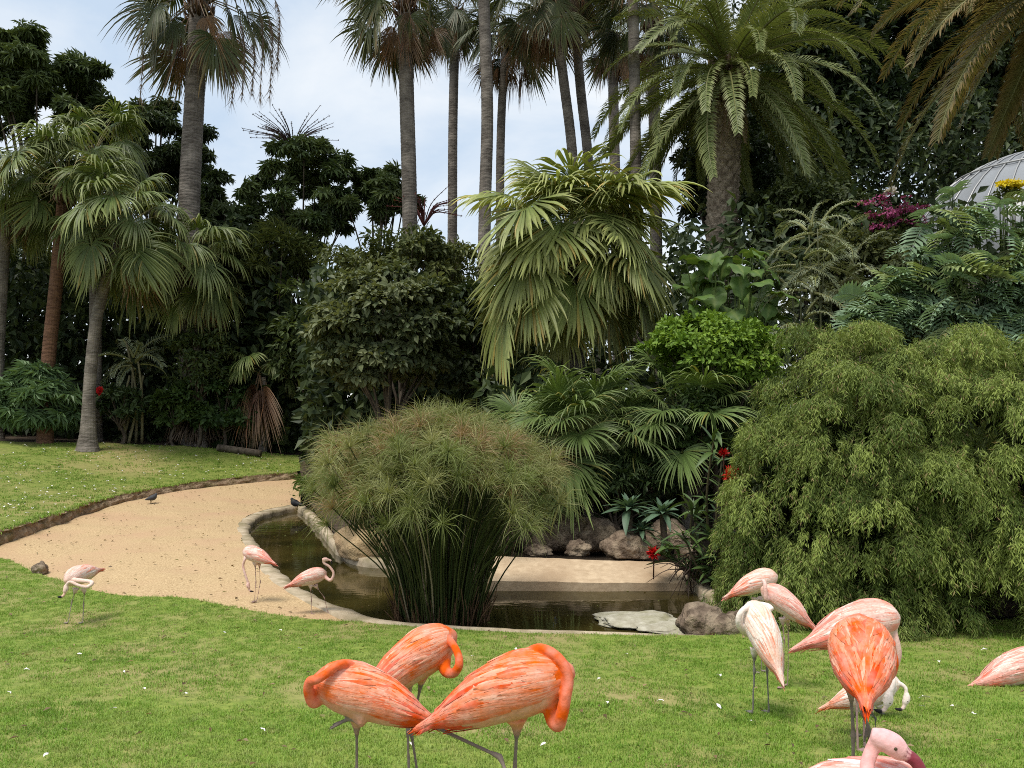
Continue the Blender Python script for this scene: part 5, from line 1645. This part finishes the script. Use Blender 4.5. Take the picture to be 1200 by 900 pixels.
    for e in eyes:
        mb = MB(); bmx = bmesh.new(); bmesh.ops.create_icosphere(bmx, subdivisions=2, radius=.0058 * s)
        mb.add(np.array([v.co[:] for v in bmx.verts]), np.array([[q_.index for q_ in f.verts] for f in bmx.faces]), (.06, .045, .02)); bmx.free()
        mb.V[0] = mb.V[0] + e - off; mb.build('eye', M_SKIN, body_o)
    # plumage: overlapping contour feathers laid along the body, one mesh for each wing
    def feather(mb, x0, th0, L, w, lift, drift, c, c2, droop=0.0):
        Vf, Cf = [], []; m = 7
        for a in range(m):
            t = a / (m - 1); x = max(x0 - L * t, XS[0] + .01); ex = max(0, (XS[0] + .01) - (x0 - L * t))
            P, nr, ac = bsurf(x, th0 + drift * t)
            if ex > 0:
                P = np.array([P[0], P[1] * max(.1, 1 - ex * 7), _zc[0] + (P[2] - _zc[0]) * max(.1, 1 - ex * 7)])
            P = P + nr * (.001 + lift * t ** 1.3) + np.array([-ex, 0, -ex * .25 - droop * t * t])
            ww = w * math.sin(math.pi * (.16 + .80 * t)) ** .7 * (.06 if a == m - 1 else 1)
            for sd in (-1, 0, 1):
                Vf.append(P + ac * ww * sd + nr * (.0022 if sd == 0 else -.0015))
                Cf.append(np.asarray(c) * (1 - .5 * abs(sd)) + np.asarray(c2) * .5 * abs(sd) if a < m - 2 else np.asarray(c2) * .5 + np.asarray(c) * .5)
        Ff = [[a * 3 + b, a * 3 + b + 1, a * 3 + b + 4, a * 3 + b + 3] for a in range(m - 1) for b in (0, 1)]
        Vf = (np.array(Vf) * [s, s * fat, s]) @ Rm.T + Cb - off
        mb.add(Vf, Ff, np.array(Cf))
    mixc = lambda a, b, t: np.asarray(pal[a]) * (1 - t) + np.asarray(pal[b]) * t
    for sg in (0, 1):
        mb = MB()
        NR = 17
        for row in range(NR):
            fx = row / (NR - 1); x0 = .215 - .45 * fx
            nn = int((20 - 6 * fx) * nf)
            for a in range(nn):
                dg_ = -26 + 116 * (a + .5 * (row % 2) + r.uniform(-.35, .35)) / nn
                th = math.radians(dg_)
                if sg: th = math.pi - th
                f1 = mnoise.noise(Vector((x0 * 7 + seed * 3, dg_ / 26, sg * 9.))); f2 = mnoise.noise(Vector((x0 * 16 + seed, dg_ / 9, sg * 5.)))
                pl = np.clip(.17 + .55 * f1 + .35 * f2 + .30 * math.exp(-((dg_ - 25) / 28) ** 2) - .25 * (dg_ > 65) + r.normal(0, .20), 0, 1)
                c = mixc('mid', 'pale', pl)
                dp = np.clip((fx - .55) * 1.6 * (1.15 - dg_ / 110) + .5 * max(0, f2) - .15 + r.normal(0, .08), 0, 1)
                c = c * (1 - dp) + np.asarray(pal['deep']) * dp
                feather(mb, x0 + r.normal(0, .012), th, (.10 + .11 * fx) * r.uniform(.8, 1.3), (.0115 + .005 * fx) * r.uniform(.8, 1.2), .0015 + .004 * fx * r.uniform(), (.12 + .25 * fx) * (1 if not sg else -1) * r.uniform(.2, 1.2), c, c * .70 + np.asarray(pal['pale']) * .30)
        for a in range(int(34 * nf)):
            dg_ = r.uniform(-5, 86); th = math.radians(dg_)
            if sg: th = math.pi - th
            c = mixc('mid', 'pale', r.uniform(.2, 1.0)) if r.uniform() < .48 else mixc('mid', 'deep', r.uniform(.1, .7))
            feather(mb, r.uniform(-.10, .15), th, r.uniform(.14, .24), .0125 * r.uniform(.8, 1.25), r.uniform(.004, .011), (.15 + r.uniform(0, .3)) * (1 if not sg else -1), c, c * .6 + np.asarray(pal['pale']) * .4, r.uniform(0, .012))
        mb.build('wing', M_FEATHER, root, True)
    mb = MB()
    for a in range(int(26 * tail)):
        th = r.uniform(0, 2 * math.pi)
        c = mixc('deep', 'mid', r.uniform(0, .45))
        feather(mb, -.22 + r.uniform(-.06, .05), th, r.uniform(.16, .27), .012, .006, 0, c, c * .9, r.uniform(0, .03))
    for a in range(int(30 * tail)):
        th = math.radians(r.uniform(5, 175)); sg = 1 if math.cos(th) > 0 else -1
        c = mixc('mid', 'pale', np.clip(r.normal(.3, .25), 0, 1)); dp = r.uniform() ** .6 * .95
        c = c * (1 - dp) + np.asarray(pal['deep']) * dp
        feather(mb, r.uniform(-.16, -.04), th, r.uniform(.20, .31), .0135, r.uniform(.004, .016), .25 * sg, c, c * .85 + np.asarray(pal['pale']) * .15, r.uniform(0, .02))
    mb.build('tail', M_FEATHER, root, True)
    return root

# three coral birds in the foreground
flamingo('coral flamingo resting at front left, facing left with its neck folded on its back', (424, 812, 3.5), 176, 12, .77,
    [(369, 822, -.02), (362, 812, -.05), (363, 799, -.07), (372, 796, -.09), (383, 789, -.08), (397, 779, -.06), (410, 779, -.02), (419, 788, .0)],
    [((418, 848, .02), [(418, 905, .02)], (418, .02)), ((424, 846, -.05), [(409, 842, -.03), (403, 845, -.03)], None, (-1, 0, -.45))], PAL_CORAL, 1)
flamingo('coral flamingo behind the front pair, neck looped down at its right', (489, 770, 4.1), 28, 22, .80,
    [(521, 783, -.02), (531, 789, -.06), (538, 779, -.08), (536, 765, -.05), (527, 751, .0), (512, 743, .04), (500, 745, .04), (493, 753, .02)],
    [((481, 797, -.03), [(478, 856, -.03)], (480, -.03)), ((494, 797, .06), [(482, 860, .05)], (494, .05))], PAL_CORAL, 2)
flamingo('big coral flamingo at front centre facing right, one leg lifted behind', (602, 806, 3.3), -4, 15, .88,
    [(648, 835, -.03), (654, 849, -.07), (659, 835, -.09), (663, 815, -.09), (666, 797, -.08), (661, 780, -.07), (648, 766, -.05), (632, 760, -.02), (618, 766, .02), (612, 776, .03)],
    [((606, 850, .02), [(603, 905, .02)], (602, .02)), ((560, 838, .06), [(497, 846, .10), (586, 887, -.02), (593, 905, -.06)], None, (.2, 0, -1))], PAL_CORAL, 3)
# right hand group
flamingo('bright coral flamingo seen from behind at right with tail hanging', (1010, 765, 3.95), 70, 9, .90,
    [(1030, 790, .18), (1043, 790, .16), (1047, 773, .14), (1040, 755, .16), (1025, 735, .18), (1008, 724, .15), (998, 728, .10), (996, 738, .05)],
    [((997, 808, .0), [(1000, 862, .0)], (999, 0)), ((1014, 812, .02), [(1011, 836, .0), (1017, 850, -.02)], None, (0.05, -.1, -1))], PAL_CORAL, 4, fat=1.28)
flamingo('large pale pink flamingo behind the coral one, red tail pointing left', (1009, 732, 4.9), 12, 6, .90,
    [(1048, 748, -.02), (1052, 768, -.03), (1046, 785, -.02), (1036, 798, .0), (1026, 806, .05)],
    [((1006, 770, 0), [(1004, 815, .02)], (1005, 0)), ((1012, 770, .08), [(1012, 812, .1)], (1013, .08))], PAL_PINK, 5)
flamingo('pale flamingo sitting behind the coral one, head down, red tail at left', (1017, 812, 5.25), -8, 12, .62,
    [(1040, 803, -.02), (1047, 796, -.05), (1046, 806, -.08), (1042, 816, -.09)],
    [((1004, 832, 0), [(999, 845, .05)], (1001, 0)), ((1020, 832, .05), [(1026, 842, .05)], (1026, .05))], PAL_WHITE, 6, head=dict(to=(1037, 832, -.10), down=(-.8, 0, -.3), k=1.15))
flamingo('pale flamingo hidden behind the sitting one, head lowered beside it', (1028, 804, 5.7), 5, 5, .58,
    [(1046, 800, 0), (1053, 800, -.02), (1061, 806, -.04), (1062, 815, -.05)],
    [((1018, 830, 0), [], (1018, 0)), ((1030, 830, .05), [], (1030, .05))], PAL_WHITE, 7, head=dict(to=(1059, 832, -.06), down=(-.8, 0, -.3), k=1.15))
flamingo('whitish flamingo with orange tail, back turned, standing beside the boulders', (892, 737, 5.75), 100, 34, .82,
    [(878, 742, .10), (867, 734, .02), (866, 722, .0), (873, 713, .02), (886, 708, .08), (900, 710, .08), (905, 715, .05)],
    [((884, 766, 0), [(884, 786, .0)], (882, 0)), ((897, 768, .04), [(899, 786, .02)], (901, .02))], PAL_WHITE, 8)
flamingo('pale pink flamingo with red tail tip pointing right, neck raised at its left', (917, 705, 6.5), 160, 30, .66,
    [(898, 703, -.05), (897, 692, -.06), (896, 683, -.04), (893, 679, .0)],
    [((917, 728, 0), [(919, 748, 0)], (918, 0)), ((923, 728, .08), [(924, 748, .08)], (923, .08))], PAL_PINK, 9)
flamingo('pale flamingo at the back of the trio with orange wing feathers spread left', (888, 682, 7.0), 12, 12, .66,
    [(905, 686, .05), (908, 695, .08), (902, 702, .1)],
    [((884, 705, 0), [(884, 735, 0)], (884, 0)), ((892, 705, .06), [(893, 735, .06)], (892, .06))], PAL_PALE, 10, tail=2.0)
flamingo('pale pink flamingo lying on the lawn at the right edge, tail to the left', (1196, 782, 6.6), 6, 9, .95,
    [(1225, 785, 0), (1232, 772, -.02), (1222, 764, -.02), (1208, 768, .02)],
    [((1180, 792, 0), [], (1182, 0)), ((1190, 792, .05), [], (1192, .05))], PAL_PINK, 11)
P14 = dict(PAL_PINK); P14['neck'] = (.78, .40, .38); P14['head'] = (.80, .44, .44); P14['pale'] = (.84, .72, .70)
flamingo('nearest flamingo at the bottom edge, pink head with dark curved bill', (1022, 940, 2.35), -42, 6, .80,
    [(1078, 930, -.16), (1052, 948, -.18), (1022, 925, -.14), (1016, 900, -.10), (1021, 881, -.08), (1028, 866, -.08)],
    [((1020, 990, 0), [], (1015, 0)), ((1040, 990, .05), [], (1040, .05))], P14, 12, head=dict(to=(1054, 880, -.10), k=1.08, base=(.22, .045, .06), tip=.72), vox=.0045)
# far birds at the sand
flamingo('pale flamingo at far left bending its neck down to feed', (93, 674, 9.25), -105, -10, .74,
    [(107, 682, -.24), (102, 688, -.30), (92, 686, -.33), (82, 682, -.33), (77, 687, -.33)],
    [((88, 693, 0), [(84, 706, .06)], (80, 0)), ((99, 693, 0), [(98, 708, .06)], (97, 0))], PAL_PALE, 13, head=dict(to=(75, 700, -.35), down=(-.3, -.3, -.5), base=(.75, .50, .40), tip=.55))
flamingo('pink flamingo with head lowered standing on the sand', (299, 650, 10.3), 158, 8, .66,
    [(287, 655, -.02), (285, 664, -.02), (288, 675, -.03), (291, 684, -.03)],
    [((299, 662, 0), [(300, 682, .03)], (298, 0)), ((304, 662, .05), [(305, 682, .08)], (301, .04))], PAL_PINK, 14, head=dict(to=(292, 692, -.03), down=(1, 0, -.3), base=(.72, .45, .4)))
flamingo('pink flamingo standing at the pond rim with upright S-curved neck', (365, 676, 9.7), 14, 10, .64,
    [(387, 680, -.02), (391, 672, -.03), (386, 664, -.03), (380, 660, -.03), (379, 656, -.03)],
    [((364, 688, 0), [(365, 704, .02)], (365, 0)), ((371, 688, .05), [(380, 700, .06)], (384, .06))], PAL_PINK, 15, head=dict(to=(388, 656, -.03), base=(.74, .45, .40)))

# ------------------------------------------------------------------ small birds
def small_bird(label, cat, pos, yaw, L, col, seed, name):
    root = thing(name, label, cat, pos); mb = MB()
    P = np.array([[-.5, 0, .28], [-.3, 0, .32], [0, 0, .36], [.22, 0, .42], [.34, 0, .54], [.42, 0, .60], [.50, 0, .59]]) * L
    addtube(mb, catmull(P, 4), np.interp(np.linspace(0, 1, 25), [0, .15, .4, .55, .7, .85, .93, 1], np.array([.02, .08, .20, .19, .10, .09, .04, .012])) * L, 10, col)
    for s in (-1, 1):
        addtube(mb, np.array([[.02, .07 * s, .22], [.0, .07 * s, .1], [.03, .07 * s, 0], [.12, .08 * s, .005]]) * L, np.array([.03, .018, .015, .012]) * L, 5, (.25, .16, .05))
    b = mb.build('body', M_SKIN, root); root.rotation_euler = (0, 0, math.radians(yaw))
q = gp(177, 586, .27); small_bird('tiny dark bird standing on the sand near the bank', 'bird', (q[0], q[1], float(zsand(q[0], q[1])[0])), 60, .34, (.06, .06, .065), 1, 'small_bird')
q = gp(348, 597, .03); small_bird('black waterbird hunched on the far pond rim', 'bird', (q[0], q[1], .015), 150, .42, (.015, .015, .018), 2, 'waterbird')

# ------------------------------------------------------------------ shed feathers on the grass
def feather_mesh(seed):
    r = np.random.default_rng(seed); V = []; m = 6; bend = r.uniform(-.3, .3)
    for a in range(m):
        t = a / (m - 1); w = .22 * math.sin(math.pi * (.1 + .85 * t))
        for s in (-1, 0, 1): V.append([t, s * w + bend * t * t, .10 * math.sin(math.pi * t) + .10 * abs(s) * (1 + .5 * r.normal())])
    return mkmesh('shed_feather', np.array(V), np.array([[a * 3 + b, a * 3 + b + 1, a * 3 + b + 4, a * 3 + b + 3] for a in range(m - 1) for b in (0, 1)]), M_WHITEF, None, True)
FM = [feather_mesh(i) for i in range(4)]
spots = [(214, 769, .05), (840, 795, .075), (349, 763, .05), (604, 763, .05), (700, 800, .035), (555, 773, .045), (778, 826, .045), (1077, 822, .07), (1142, 841, .05), (1118, 832, .04),
         (1085, 834, .04), (220, 817, .05), (129, 836, .05), (57, 889, .05), (145, 790, .04), (170, 812, .04), (12, 817, .045), (28, 788, .04), (712, 829, .05), (918, 748, .05),
         (868, 778, .045), (880, 850, .05), (845, 835, .045), (640, 876, .04), (310, 862, .045), (265, 745, .05), (1150, 765, .05), (1100, 778, .05), (330, 742, .04), (735, 770, .045), (480, 875, .04), (90, 770, .045)]
r = np.random.default_rng(4)
for (u, v, L) in spots:
    P = gp(u, v, 0.)
    for _ in range(6): P = gp(u, v, float(z_near(P[0], P[1])[0]))
    o = link('shed_feather', FM[r.integers(4)]); o.location = P + [0, 0, .026]; o.rotation_euler = (r.normal(0, .3), r.normal(0, .3), r.uniform(0, 6.28)); o.scale = (L, L, L)
    tag(o, 'small white shed feather lying on the near lawn', 'feather', 'shed feathers on the near lawn')
# countless flecks of down on the raised lawn
mb = MB(); k = 0
for i in range(420):
    u, v = r.uniform(-20, 330), r.uniform(522, 600); d = r.uniform(15, 27)
    x = at(u, v, d); q = np.array([[x[0], d]])
    if not pip(q, back_poly)[0]: continue
    z = float(zback(x[0], d)[0]); L = r.uniform(.025, .075); a = r.uniform(0, 6.28)
    dx = np.array([math.cos(a), math.sin(a), 0]) * L; dy = np.array([-math.sin(a), math.cos(a), 0]) * L * .5
    c = np.array([x[0], d, z + .055])
    mb.add([c - dx, c - dy + [0, 0, .02], c + dx, c + dy + [0, 0, .02]], [[0, 1, 2], [0, 2, 3]])
o = mb.build('down_flecks', M_WHITEF); tag(o, 'white flecks of down scattered over the raised lawn', 'feathers', kind='stuff')
